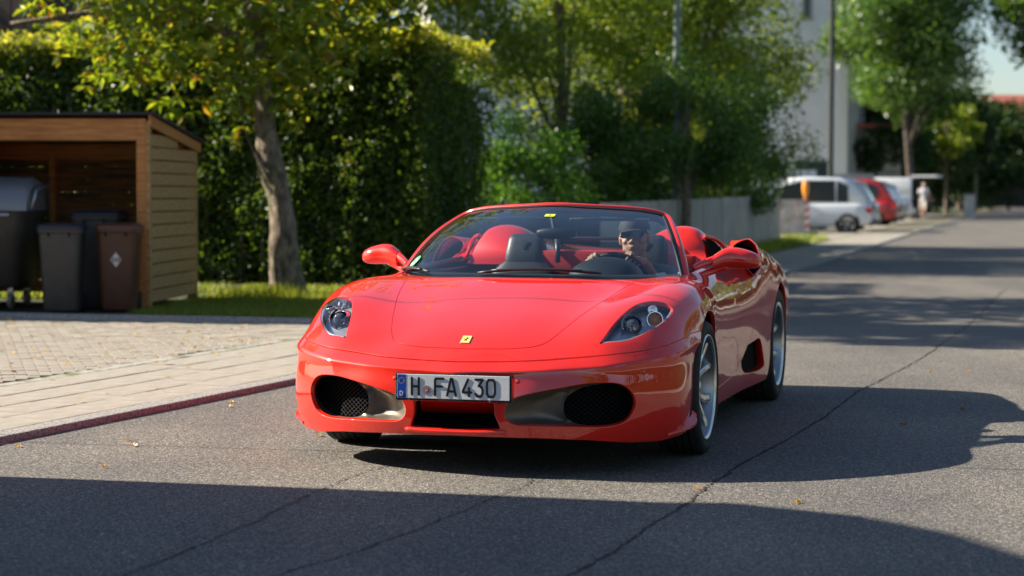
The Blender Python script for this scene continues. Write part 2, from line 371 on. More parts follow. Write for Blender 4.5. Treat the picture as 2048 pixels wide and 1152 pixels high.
# ---- regions
def part(name, V, NR, F, m=None, depth=.012, parent=None, r=.0015):
    a, b, c = lip(V, NR, F, depth, r); return mesh_np(name, a, c, m or paint, parent or car, normals=b)
zb_x = [-4, -.6, .2, .45, .55, .7, .85, 1.0, 1.12]; 
def zbot(V):
    b = np.array(B_); ya = np.abs(V[:, 1]); zf = np.interp(ya, b[:, 1], b[:, 2])
    return np.where(V[:, 0] > .4, zf, np.where(V[:, 0] > -2.9, .165, .22))
V, NR, F = BV, BN, BF
V, NR, F = clip(V, NR, F, V[:, 2] - zbot(V))
def wheel_f(V, xc, zc, R): 
    d = np.hypot(V[:, 0] - xc, V[:, 2] - zc) - R; return np.where((np.abs(V[:, 1]) > .60) & (V[:, 2] < zc + R + .1), d, 1.)
V, NR, F = clip(V, NR, F, wheel_f(V, 0, .325, .364))
V, NR, F = clip(V, NR, F, wheel_f(V, -2.6, .345, .372))
# cockpit and windscreen base opening (plan view)
ck = [(.045,0),(.035,.15),(.0,.32),(-.07,.48),(-.17,.60),(-.30,.69),(-.44,.745),(-.6,.765),(-1.0,.772),(-1.4,.77),(-1.58,.74),(-1.62,.66),(-1.63,.4),(-1.63,0)]
CK = spl(ck, 90); CK = np.vstack([CK, (CK * [1, -1])[::-1]])
f = sdf(V[:, :2], CK); f = np.where(V[:, 2] > .7, -f, 1.)
V, NR, F = clip(V, NR, F, f)
# bumper / upper body split along the shut line
sv = np.array([(x, cy(y), z) for x, y, z in S_]); saz = np.arctan2(sv[:, 1], sv[:, 0] + .3)
def fshut(V):
    az = np.arctan2(np.abs(V[:, 1]), V[:, 0] + .3); zz = np.interp(az, saz, sv[:, 2]); zz = np.where(az > saz[-1], .602 + (az - saz[-1]) * .03, zz)
    return np.where(V[:, 0] > -.02, V[:, 2] - zz, 1.)
sd = fshut(V)
def gap_shade_strip(V, NR, F, f, wdt=.012, off=.009):  # black strip under each panel gap stands in for the shade inside it
    a, b, c = clip(V, NR, F, wdt - np.abs(f)); mesh_np('gap_shade', a - b * off, c, M_seal_shade, car, normals=b)
gap_shade_strip(V, NR, F, sd)
bumper = clip(V, NR, F, -sd - .0036); upper = clip(V, NR, F, np.where(sd > .9, 1., sd - .0036))
# intakes in the bumper (front view y,z) and the lower centre opening
IO = spl([(y, z) for x, y, z in I_], 90, True); IOm = IO * [-1, 1]
CO = spl([(-.165,.348),(-.19,.27),(-.207,.222),(-.20,.207),(-.1,.203),(0,.202),(.1,.203),(.20,.207),(.207,.222),(.19,.27),(.165,.348),(0,.35)], 80, True)
V, NR, F = bumper
for poly in (IO, IOm, CO):
    ff = sdf(V[:, 1:], poly); ff = np.where(V[:, 0] > .5, -ff, 1.); V, NR, F = clip(V, NR, F, ff)
part('bumper', V, NR, F, depth=.02, r=.004)
# bonnet
V, NR, F = upper
hd = np.array([(x, y) for x, y, z in H_] + [(-.5, .64)]); hp = spl(np.vstack([(hd[:0:-1]) * [1, -1], hd]), 160)
fh = sdf(V[:, :2], hp); fh = np.where(V[:, 2] > .45, fh, -1.)
gap_shade_strip(V, NR, F, fh)
hood = clip(V, NR, F, fh - .0032); part('bonnet', *hood, depth=.015)
V, NR, F = clip(V, NR, F, -fh - .0032)
# headlamp openings
HLP = spl([(x, y) for x, y, z in HL_], 80, True)
lamps = []
for s in (1, -1):
    pl = HLP * [1, s]; fl = sdf(V[:, :2], pl); fl = np.where(V[:, 2] > .45, fl, -1.)
    lamps.append((s, clip(V, NR, F, fl - .003))); 
    V, NR, F = clip(V, NR, F, -fl)
# doors (side view x,z)
DR = [(-.505,.815),(-.50,.70),(-.475,.55),(-.44,.40),(-.44,.285),(-.52,.262),(-.8,.265),(-1.1,.285),(-1.3,.33),(-1.45,.40),(-1.58,.47),(-1.66,.58),(-1.685,.70),(-1.69,.80),(-1.68,.93),(-1.6,1.0),(-.6,1.0),(-.52,.9)]
DRP = spl(DR, 120, True)
fd = sdf(V[:, [0, 2]], DRP); fd = np.where(np.abs(V[:, 1]) > .5, fd, -1.)
for s in (1, -1): gap_shade_strip(V, NR, F, np.where(V[:, 1] * s > 0, fd, 9.))
for s in (1, -1):
    a, b, c = clip(V, NR, F, np.where(V[:, 1] * s > 0, fd, -1.) - .003)
    part('door', a, b, c)
V, NR, F = clip(V, NR, F, -fd - .0028)
# side air intakes behind the doors
SI = [(-1.36,.405),(-1.5,.415),(-1.68,.425),(-1.83,.428),(-1.93,.38),(-2.0,.30),(-2.02,.255),(-1.9,.238),(-1.6,.245),(-1.44,.262),(-1.34,.30),(-1.31,.35)]
SIP = spl(SI, 70, True); fs = sdf(V[:, [0, 2]], SIP); fs = np.where(np.abs(V[:, 1]) > .5, fs, -1.)
V, NR, F = clip(V, NR, F, -fs)
body = part('body', V, NR, F, depth=.02, r=.004)
# ---- lamps
def offset_shell(V, NR, F, d): return V - NR * d, NR, F
M_lens = thin_glass('headlamp_lens', (.93, .95, .97), 1.5)
M_lampin = mat('lamp_housing', (.50, .52, .56), .30, .75)
M_bulb = mat('projector_glass', (.05, .06, .09), .04, 0, 1.0)
M_amber = mat('amber_bulb', (.55, .16, .01), .25, 0, .6)
for s, (lv, ln, lf) in lamps:
    hl = mesh_np('headlight', lv, lf, M_lens, car, normals=ln)
    mesh_np('lamp_housing', lv - ln * .045 + np.array([0, 0, -.004]), lf, M_lampin, hl, normals=ln)
    B = boundary(lf); us = np.unique(B); mp = np.full(len(lv), -1); mp[us] = np.arange(len(us)); k = len(us)
    V2 = np.vstack([lv[us] - ln[us] * .002, lv[us] - ln[us] * .05 + np.array([0, 0, -.004])]); a, b = mp[B[:, 0]], mp[B[:, 1]]
    mesh_np('lamp_rim', V2, np.stack([a, b, b + k, a + k], 1), M_black, hl)
    # chrome/grey strip along the lower outer edge inside the lens
    strip = spl([(HL_[i][0] - .012, s * (HL_[i][1] - .014), HL_[i][2]) for i in (11, 10, 9, 8, 7)], 26)
    sv_ = np.array([on_body(*p) - body_n(*p) * .014 for p in strip])
    MB().tube(sv_, .009, 6).build('light_strip', mat('lamp_strip', (.55, .56, .58), .25, .6), hl, smooth=True)
    def on_lamp(x, y, z, d):
        return Vector(on_body(x, y, z) - body_n(x, y, z) * d)
    P = on_lamp(.64, s * .70, .66, .012); fw = Vector((.93, s * .10, .16)).normalized()
    Mx = Matrix.Translation(P) @ fw.to_track_quat('Z', 'Y').to_matrix().to_4x4()
    MB().lathe([(.0455, -.07), (.0455, .0), (.049, .004), (.049, -.07)], 40, Mx).build('reflector_ring', M_chrome, hl, angle=40)
    MB().lathe([(.0005, .008), (.014, .006), (.028, .0), (.038, -.012), (.043, -.03)], 40, Mx).build('projector', M_bulb, hl, smooth=True)
    P = on_lamp(.535, s * .795, .69, .02); fw = Vector((.9, s * .3, .1)).normalized(); Mx = Matrix.Translation(P) @ fw.to_track_quat('Z', 'Y').to_matrix().to_4x4()
    MB().lathe([(.0005, -.015), (.02, -.018), (.031, -.03), (.033, -.03)], 32, Mx).build('indicator_lamp', M_amber, hl, smooth=True)
    MB().lathe([(.031, -.03), (.034, -.004), (.0375, -.004), (.0375, -.03)], 32, Mx).build('indicator_ring', M_chrome, hl, angle=40)
    P = on_lamp(.46, s * .77, .735, .022); Mx = Matrix.Translation(P) @ fw.to_track_quat('Z', 'Y').to_matrix().to_4x4()
    MB().lathe([(.0005, .0), (.012, .0), (.019, -.004), (.022, .002), (.022, -.03)], 24, Mx).build('reflector_ring', M_chrome, hl, smooth=True)
# ---- front air intakes: duct wall, wire mesh
for s in (1, -1):
    o = spl([(x, y * s, z) for x, y, z in I_], 96, True); o = np.array([on_body(*p) for p in o])
    mc = np.array([0., .615 * s, .31]); hw, hh = .160, .091
    def fx(y): return float(np.interp(abs(y), [.40, .5, .6, .7, .78], [.985, .945, .895, .825, .76])) - .030
    n = len(o); ang = np.arctan2(o[:, 2] - mc[2], (o[:, 1] - mc[1]) * s)
    dirs = np.stack([o[:, 1] - mc[1], o[:, 2] - mc[2]], 1); aa_ = np.arctan2(dirs[:, 1] / .105, dirs[:, 0] / .16)
    ov = [(mc[1] + hw * math.copysign(abs(math.cos(a)) ** .85, math.cos(a)), mc[2] + hh * math.copysign(abs(math.sin(a)) ** .85, math.sin(a)) + .012 * s * math.cos(a)) for a in aa_]
    inn = np.array([(fx(y) - .012, y, z) for y, z in ov]); rings = []
    for t in (0, .12, .35, .65, 1.0):
        r = o * (1 - t) + inn * t; r[:, 0] = (o[:, 0] - .004) + (inn[:, 0] - o[:, 0] + .004) * (1 - (1 - t) ** 2.2) - .03 * math.sin(PI * t) * (np.linalg.norm(o - inn, axis=1) > .15); rings.append(r)
    V = np.vstack(rings); F = [[i * n + k, i * n + (k + 1) % n, (i + 1) * n + (k + 1) % n, (i + 1) * n + k] for i in range(len(rings) - 1) for k in range(n)]
    du_ = mesh_np('air_duct', V, np.array(F), M_bronze, car)
    bk = MB(); nn4 = len(ov)
    bk.add([Vector((fx(y) - .012, y, z)) for y, z in ov] + [Vector((fx(y) - .16, y, z)) for y, z in ov] + [Vector((.72, mc[1], mc[2]))], [[i, (i + 1) % nn4, nn4 + (i + 1) % nn4, nn4 + i] for i in range(nn4)] + [[nn4 + i, nn4 + (i + 1) % nn4, 2 * nn4] for i in range(nn4)])
    bk.build('intake_throat', M_void, car)
    ovn = np.array(ov)
    wires = MB()
    for sg in (1, -1):
        for k in range(-30, 31):
            c = k * .021; pts = []
            tl = np.linspace(-.2, .2, 41); ok_ = sdf(np.stack([mc[1] + tl, mc[2] + sg * tl * .85 + c], 1), ovn) > -.001
            for t, okk in zip(tl, ok_):
                y, z = mc[1] + t, mc[2] + sg * t * .85 + c
                if okk: pts.append((fx(y) - .018, y, z))
                elif len(pts) > 1: wires.tube(pts, .0016, 4, cap=False); pts = []
                else: pts = []
            if len(pts) > 1: wires.tube(pts, .0016, 4, cap=False)
    wires.build('wire_grille', M_mesh, car)['kind'] = 'stuff'
# ---- lower centre opening
cb = MB(); cb.box(.75, 1.06, -.24, .24, .215, .222); cb.box(.72, .74, -.3, .3, .2, .42)
cb.build('radiator_cavity', M_void, car)
MB().add([(1.075, -.165, .352), (1.075, .165, .352), (.93, .20, .262), (.93, -.20, .262)], [[0, 1, 2, 3]]).build('centre_duct_panel', paint, car)
sl_ = spl([(1.070, -.235, .200), (1.092, -.12, .196), (1.096, 0, .195), (1.092, .12, .196), (1.070, .235, .200)], 30)
MB().tube(sl_, [.004] + [.011] * 28 + [.004], 10).build('splitter_lip', paint, car, smooth=True)
for s in (1, -1):
    pp_ = [(.66, .872, .165), (.58, .915, .178), (.50, .945, .19), (.43, .958, .205), (.385, .955, .225)]
    vv = []
    for i, (x, y, z) in enumerate(spl(pp_, 16)):
        wdt = .004 + .020 * math.sin(PI * min(1, i / 13)) ; nrm_ = Vector((.35, s, 0)).normalized()
        c = Vector((x, y * s, z)); vv += [c - nrm_ * .02 + Vector((0, 0, .022)), c + nrm_ * wdt + Vector((0, 0, .004)), c + nrm_ * wdt - Vector((0, 0, .006)), c - nrm_ * .02 - Vector((0, 0, .022))]
    MB().add(vv, [[i * 4 + k, i * 4 + k + 1, (i + 1) * 4 + k + 1, (i + 1) * 4 + k] for i in range(15) for k in range(3)]).build('corner_fin', paint, car, angle=50)
# floor pan and wheel wells
fp = MB(); fp.box(-3.1, .85, -.55, .55, .16, .18); fp.box(-2.2, -.42, -.84, .84, .155, .17); fp.build('floor_pan', M_void, car)
for xc, zc, R, w0 in ((0, .325, .362, .60), (-2.6, .345, .370, .56)):
    for s in (1, -1):
        b = MB(); a0 = np.linspace(-.25, PI + .25, 36)
        v = [Vector((xc + R * math.cos(a), s * w, zc + R * math.sin(a))) for w in (w0, .925) for a in a0]
        n = len(a0); b.add(v, [[i, i + 1, n + i + 1, n + i] for i in range(n - 1)]); b.add(v[:n], [list(range(n))]); b.build('wheel_well', M_void, car, smooth=False)
# ---- number plate
pl = MB(); pl.box(1.098, 1.108, -.268, .268, .330, .452, b=.004); plate = pl.build('number_plate', M_gloss, car)
MB().box(1.107, 1.1105, -.2575, .2575, .3415, .4475, b=.0012).build('plate_panel', noisy(M_white, (.70, .71, .73), (.80, .81, .82), 9, lo=.3, hi=.7), plate)
MB().box(1.1105, 1.1112, -.2565, -.2165, .3425, .4465).build('blue_band', mat('eu_blue', (.01, .06, .42), .35), plate)
M_ink = mat('plate_ink', (.012, .012, .014), .35)
def strokes(name, paths, y0, z0, w, h, t, m, parent, x=1.1113, dx=.0012):
    """flat rounded strokes; paths in a unit box (u right, v up). +y of the car is to the right in the picture"""
    mb = MB()
    for k, pth in enumerate(paths):
        pts = [(y0 + u * w, z0 + v * h) for u, v in pth]
        for i in range(len(pts) - 1):
            (a, b), (c, d) = pts[i], pts[i + 1]; L = math.hypot(c - a, d - b) or 1e-6; tx, tz = (c - a) / L, (d - b) / L; r = t / 2
            poly = []
            for e in range(7):
                g = -PI / 2 + PI * e / 6; poly.append((c + r * (math.cos(g) * tx - math.sin(g) * tz), d + r * (math.cos(g) * tz + math.sin(g) * tx)))
            for e in range(7):
                g = PI / 2 + PI * e / 6; poly.append((a + r * (math.cos(g) * tx - math.sin(g) * tz), b + r * (math.cos(g) * tz + math.sin(g) * tx)))
            z = x + dx + .00002 * i + .00013 * k; n = len(poly)
            mb.add([(x, p, q) for p, q in poly] + [(z, p, q) for p, q in poly], [list(range(n, 2 * n))] + [[j, (j + 1) % n, n + (j + 1) % n, n + j] for j in range(n)])
    return mb.build(name, m, parent)
GL = {'H': [[(0, 0), (0, 1)], [(1, 0), (1, 1)], [(0, .5), (1, .5)]], 'F': [[(0, 0), (0, .9), (.1, 1), (1, 1)], [(0, .53), (.85, .53)]],
      'A': [[(0, 0), (.42, 1), (.58, 1), (1, 0)], [(.14, .25), (.86, .25)]], '4': [[(.62, 1), (0, .3), (0, .22), (1, .22)], [(.74, .48), (.74, 0)]],
      '3': [[(.02, 1), (1, 1), (.45, .62), (.75, .6), (.97, .42), (.97, .18), (.75, 0), (.25, 0), (.02, .16)]], '0': [[(.2, 1), (.8, 1), (1, .82), (1, .18), (.8, 0), (.2, 0), (0, .18), (0, .82), (.2, 1)]],
      'D': [[(0, 0), (0, 1), (.6, 1), (1, .7), (1, .3), (.6, 0), (0, 0)]]}
# positions measured along the plate
for ch, y0, w_ in (('H', -.1885, .032), ('F', -.0815, .038), ('A', -.026, .040), ('4', .0465, .038), ('3', .103, .034), ('0', .156, .036)):
    strokes('letter' if ch.isalpha() else 'digit', GL[ch], y0, .3575, w_, .0735, .0105, M_ink, plate)
strokes('country_letter', GL['D'], -.2435, .3535, .0125, .0175, .0032, M_white, plate)
st = MB()
for k in range(12):
    a = 2 * PI * k / 12; st.prism([(-.2365 + .0125 * math.cos(a) + .0019 * math.cos(b), .418 + .0125 * math.sin(a) + .0019 * math.sin(b)) for b in np.linspace(0, 2 * PI, 5, endpoint=False)], 1.1112, 1.1118, Matrix(((0, 0, 1, 0), (1, 0, 0, 0), (0, 1, 0, 0), (0, 0, 0, 1))))
st.build('star_ring', M_yel, plate)
YZ = Matrix(((0, 0, 1, 0), (1, 0, 0, 0), (0, 1, 0, 0), (0, 0, 0, 1)))
circ = lambda cx_, cy_, r, n=28: [(cx_ + r * math.cos(2 * PI * k / n), cy_ + r * math.sin(2 * PI * k / n)) for k in range(n)]
sealp = MB().prism(circ(-.1205, .3785, .0205), 1.1106, 1.1118, YZ).build('registration_seal', mat('seal_grey', (.22, .23, .25), .5), plate)
MB().prism([(-.1295, .3885), (-.1115, .3885), (-.1115, .3745), (-.116, .369), (-.1205, .367), (-.125, .369), (-.1295, .3745)], 1.1118, 1.1122, YZ).build('seal_shield', mat('seal_red', (.55, .02, .03), .5), plate)
strokes('seal_horse', [[(0, .1), (.35, .55), (.7, .5), (1, 1)], [(.35, .55), (.2, 1)], [(.7, .5), (.75, .1)]], -.126, .373, .011, .010, .0022, M_white, plate, x=1.1122, dx=.0004)
def flat_text(name, body, size, m, parent, M, ext=.0004):
    cu = bpy.data.curves.new(name, 'FONT'); cu.body = body; cu.size = size; cu.extrude = ext; cu.align_x = 'CENTER'
    o = bpy.data.objects.new(name, cu); C.objects.link(o); dg = bpy.context.evaluated_depsgraph_get()
    me = bpy.data.meshes.new_from_object(o.evaluated_get(dg)); bpy.data.objects.remove(o); me.transform(M); me.materials.clear()
    return link(name, me, m, parent)
TXM = lambda x, y, z: Matrix(((0, 0, 1, x), (1, 0, 0, y), (0, 1, 0, z), (0, 0, 0, 1)))
flat_text('dealer_lettering', 'Eberlein Ferrari Kassel', .0125, mat('frame_print', (.16, .16, .17), .5), plate, TXM(1.1084, -.01, .3325))
for y_ in (-.205, .165): MB().lathe([(.0005, .002), (.005, .0015), (.006, 0)], 12, Matrix.Translation((1.108, y_, .336)) @ Matrix.Rotation(PI / 2, 4, 'Y')).build('screw', M_chrome, plate)
# ---- bonnet badge
bn = body_n(.902, 0, .588); bc = Vector(on_body(.902, 0, .588)); bx = Vector((0, 1, 0)); bnv = Vector(bn); by = bnv.cross(bx) * 1
if by.z < 0: by = -by
BM = Matrix(((bx.x, by.x, bnv.x, bc.x), (bx.y, by.y, bnv.y, bc.y), (bx.z, by.z, bnv.z, bc.z), (0, 0, 0, 1)))
rr_ = lambda w, h, r: [(sx * (w - r) + r * math.cos(a), sy * (h - r) + r * math.sin(a)) for sx, sy, a0 in ((1, 1, 0), (-1, 1, PI / 2), (-1, -1, PI), (1, -1, 1.5 * PI)) for a in np.linspace(a0, a0 + PI / 2, 4)]
badge = MB().prism(rr_(.0225, .032, .004), .0, .0035, BM).build('badge', M_chrome, car)
MB().prism(rr_(.0205, .030, .003), .0035, .0040, BM).build('badge_face', mat('badge_enamel', (.80, .66, .16), .25, .0, .8), badge)
HORSE = [(-.25,-.95),(-.12,-.95),(-.02,-.5),(.1,-.35),(.3,-.62),(.22,-.8),(.34,-.84),(.46,-.6),(.34,-.2),(.46,.0),(.52,.22),(.8,.25),(.95,.1),(.9,.34),(.62,.42),(.5,.45),(.7,.62),(.85,.9),(.72,.92),(.55,.72),(.34,.62),(.3,.86),(.2,1.0),(.12,.88),(-.08,.8),(0,.66),(.12,.64),(.02,.4),(-.1,.1),(-.3,.0),(-.55,.22),(-.62,.6),(-.8,.72),(-.7,.4),(-.68,.1),(-.5,-.15),(-.34,-.3),(-.3,-.6),(-.44,-.72)]
MB().prism([(x * .013, y * .0185 - .001) for x, y in HORSE], .0040, .0044, BM).build('horse_emblem', M_ink, badge)
# ---- parking sensors, side repeaters
for p in ((.814, .799, .459), (.814, -.799, .459), (1.077, -.285, .425), (1.077, .285, .425)):
    c_ = Vector(on_body(*p)); n_ = Vector(body_n(*p)); Mx = Matrix.Translation(c_) @ n_.to_track_quat('Z', 'Y').to_matrix().to_4x4()
    MB().lathe([(.0005, .0008), (.0085, .0005), (.0095, -.001), (.0095, -.004)], 18, Mx).build('parking_sensor', paint, car, smooth=True)
    MB().lathe([(.0095, .0003), (.0108, .0003)], 18, Mx).build('sensor_ring', M_void, car)
for s in (1, -1):
    c_ = Vector(on_body(.13, s * .944, .692)); n_ = Vector(body_n(.13, s * .944, .692)); q = n_.to_track_quat('Z', 'Y').to_matrix().to_4x4()
    MB().prism([(x, y) for x, y in rr_(.024, .011, .010)], -.004, .0025, Matrix.Translation(c_) @ q).build('side_repeater', mat('repeater_orange', (.55, .10, .02), .2, 0, .6), car, angle=40)
# ---- windscreen
WT = np.array([(-.778, 0, 1.180), (-.811, .194, 1.171), (-.879, .388, 1.160), (-.928, .50, 1.144), (-.948, .555, 1.125)])
WB = np.array([(.030, 0, .840), (.02, .15, .840), (-.015, .32, .838), (-.085, .48, .835), (-.19, .60, .831), (-.32, .69, .826), (-.455, .742, .822)])
def mir(a): return np.vstack([a[:0:-1] * [1, -1, 1], a])
nt_, nv_ = 61, 25
top = spl(mir(WT), nt_); bot = spl(mir(WB), nt_)
Gl = np.zeros((nv_, nt_, 3))
for i, v in enumerate(np.linspace(0, 1, nv_)):
    Gl[i] = bot * (1 - v) + top * v; Gl[i, :, 0] += .055 * math.sin(PI * v) * (1 - .3 * abs(np.linspace(-1, 1, nt_))); Gl[i, :, 2] += .028 * math.sin(PI * v); Gl[i, :, 1] *= 1 + .012 * math.sin(PI * v)
gf = np.array([[i * nt_ + j, i * nt_ + j + 1, (i + 1) * nt_ + j + 1, (i + 1) * nt_ + j] for i in range(nv_ - 1) for j in range(nt_ - 1)])
M_glass = thin_glass('windscreen_glass', (.64, .73, .76), 1.68)
mesh_np('windscreen', Gl.reshape(-1, 3), gf, M_glass, car)
def glass_n(i, j):
    i = min(max(i, 1), nv_ - 2); j = min(max(j, 1), nt_ - 2); n = np.cross(Gl[i, j + 1] - Gl[i, j - 1], Gl[i + 1, j] - Gl[i - 1, j]); n /= np.linalg.norm(n); return n if n[0] > 0 else -n
# frame: swept around left pillar, header, right pillar
path = [Gl[i, 0] for i in range(nv_)] + [Gl[-1, j] for j in range(1, nt_ - 1)] + [Gl[i, -1] for i in range(nv_ - 1, -1, -1)]
nrm = [glass_n(i, 1) for i in range(nv_)] + [glass_n(nv_ - 2, j) for j in range(1, nt_ - 1)] + [glass_n(i, nt_ - 2) for i in range(nv_ - 1, -1, -1)]
path = np.array(path); nrm = np.array(nrm)
for _ in range(6): nrm[1:-1] = (nrm[:-2] + nrm[1:-1] * 2 + nrm[2:]) / 4
path2 = path.copy()
for _ in range(3): path2[1:-1] = (path2[:-2] + path2[1:-1] * 2 + path2[2:]) / 4
path = path2
tang = np.gradient(path, axis=0); tang /= np.linalg.norm(tang, axis=1, keepdims=True); nrm /= np.linalg.norm(nrm, axis=1, keepdims=True)
outd = np.cross(tang, nrm); cen_ = path.mean(0)
if (outd * (path - cen_)).sum() < 0: outd = -outd
def sweep(name, prof, m, parent=car, wscale=None, smooth=True, sl=slice(None)):
    """prof: closed list (out, normal) metres"""
    P_ = path[sl]; O_ = outd[sl]; N_ = nrm[sl]; ws = np.ones(len(P_)) if wscale is None else wscale[sl]
    V = np.vstack([P_ + O_ * (a * ws)[:, None] + N_ * b for a, b in prof]); n = len(P_); k = len(prof)
    F = [[q * n + i, q * n + i + 1, ((q + 1) % k) * n + i + 1, ((q + 1) % k) * n + i] for q in range(k) for i in range(n - 1)]
    return mesh_np(name, V, np.array(F), m, parent, smooth)
el_ = lambda c0, c1, a, b, n=14: [(c0 + a * math.cos(t), c1 + b * math.sin(t)) for t in np.linspace(0, 2 * PI, n, endpoint=False)]
npth = len(path); tpos = np.linspace(0, 1, npth); pill = np.clip(np.minimum(tpos, 1 - tpos) / .30, 0, 1)
wsc = 1.0 + .55 * (1 - pill) - .30 * pill
fr_ = sweep('windscreen_frame', el_(.022, -.008, .021, .022), paint, wscale=wsc)
sweep('frame_seal', [(-.016, .0035), (.004, .006), (.006, -.004), (-.016, -.006)], M_seal_shade, fr_, smooth=False)
sweep('rear_weatherstrip', el_(.034, -.034, .014, .012), M_seal_shade, fr_, wscale=wsc)
# header inner lining, black band under header
sweep('header_lining', [(-.045, -.010), (.01, -.012), (.01, -.05), (-.03, -.035)], M_black, fr_, smooth=False, sl=slice(nv_ - 3, nv_ + nt_))
# black band along the glass foot + cowl
cw = np.vstack([Gl[0] + np.array([.02, 0, -.012]), Gl[0] + np.array([-.03, 0, .004]), Gl[0] + np.array([-.06, 0, -.03])])
mesh_np('cowl', cw, np.array([[q * nt_ + i, q * nt_ + i + 1, (q + 1) * nt_ + i + 1, (q + 1) * nt_ + i] for q in range(2) for i in range(nt_ - 1)]), M_black, car)
def gpt(u, v, d=0.):
    """point on the glass: u -1..1 across (car left +), v 0..1 up; d metres off it"""
    j = (u + 1) / 2 * (nt_ - 1); i = v * (nv_ - 1); j0 = min(int(j), nt_ - 2); i0 = min(int(i), nv_ - 2); fj, fi = j - j0, i - i0
    p = (Gl[i0, j0] * (1 - fj) + Gl[i0, j0 + 1] * fj) * (1 - fi) + (Gl[i0 + 1, j0] * (1 - fj) + Gl[i0 + 1, j0 + 1] * fj) * fi
    return p + glass_n(int(round(i)), int(round(j))) * d
def sticker(name, u, v, w, h, m, d, parent, shape='rect', tilt=0.):
    n = 20 if shape == 'round' else 4; P = gpt(u, v, d); nn = glass_n(int(v * (nv_ - 1)), int((u + 1) / 2 * (nt_ - 1))); ex = np.cross([0, 0, 1], nn); ex /= np.linalg.norm(ex); ey = np.cross(nn, ex)
    pts = [(math.cos(a), math.sin(a)) for a in np.linspace(0, 2 * PI, n, endpoint=False)] if shape == 'round' else [(-1, -1), (1, -1), (1, 1), (-1, 1)]
    ct, stt = math.cos(tilt), math.sin(tilt); pts = [(a * ct - b * stt * 1, a * stt + b * ct) for a, b in pts]
    fr = [P + ex * (a * w / 2) + ey * (b * h / 2) for a, b in pts]; bk_ = [p - nn * .0006 for p in fr]
    return MB().add([Vector(p) for p in fr + bk_], [list(range(n)), list(range(2 * n - 1, n - 1, -1))] + [[k, (k + 1) % n, n + (k + 1) % n, n + k] for k in range(n)]).build(name, m, parent), P, nn, ex, ey
for zz_, (u0, u1, l) in enumerate(((-.97, -.62, 0), (-.36, .06, 0), (.02, .34, 0))):
    pass
wip = MB()
for (ua, ub, va, vb) in ((-.985, -.50, .03, .015), (-.22, .42, .01, .02)):
    pts = [gpt(ua + (ub - ua) * t, va + (vb - va) * t + .045 * math.sin(PI * t), .012) for t in np.linspace(0, 1, 14)]
    wp = MB().tube(pts, [.004] + [.0075] * 12 + [.004], 6).build('wiper', M_black, car, smooth=True)
    pts = [gpt(ua + (ub - ua) * t, va + (vb - va) * t + .02 * math.sin(PI * t), .022) for t in np.linspace(.12, .86, 12)]
    MB().tube(pts, .006, 6).build('wiper_blade', M_black, wp, smooth=True)
s1, P_, nn_, ex_, ey_ = sticker('vignette_sticker', .02, .80, .052, .040, mat('vignette_yellow', (.72, .85, .05), .5), .004, car)
MB().add([Vector(P_ + nn_ * .001 + ex_ * a + ey_ * b) for a, b in ((-.003, -.012), (.003, -.012), (.005, .006), (.001, .012), (-.004, .004))], [[0, 1, 2, 3, 4]]).build('sticker_mark', M_ink, s1)
s2, P_, nn_, ex_, ey_ = sticker('emission_sticker', -.77, .155, .080, .080, mat('sticker_green', (.10, .62, .30), .5), .004, car, 'round')
MB().add([Vector(P_ + nn_ * .001 + ex_ * .026 * math.cos(a) + ey_ * .026 * math.sin(a)) for a in np.linspace(0, 2 * PI, 16, endpoint=False)], [list(range(16))]).build('sticker_disc', mat('sticker_pale', (.45, .8, .6), .5), s2)
_g4 = MB()
for (a, b), (c, d) in (((.004, .016), (-.012, -.006)), ((-.012, -.006), (.014, -.006)), ((.006, .004), (.006, -.016))):
    L = math.hypot(c - a, d - b); ox, oy = -(d - b) / L * .003, (c - a) / L * .003
    _g4.add([Vector(P_ + nn_ * .002 + ex_ * p + ey_ * q) for p, q in ((a + ox, b + oy), (c + ox, d + oy), (c - ox, d - oy), (a - ox, b - oy))], [[0, 1, 2, 3]])
_g4.build('sticker_numeral', M_ink, s2)
sticker('paper_slip', .80, .045, .075, .040, mat('paper', (.75, .76, .72), .6), -.012, car, tilt=.12)
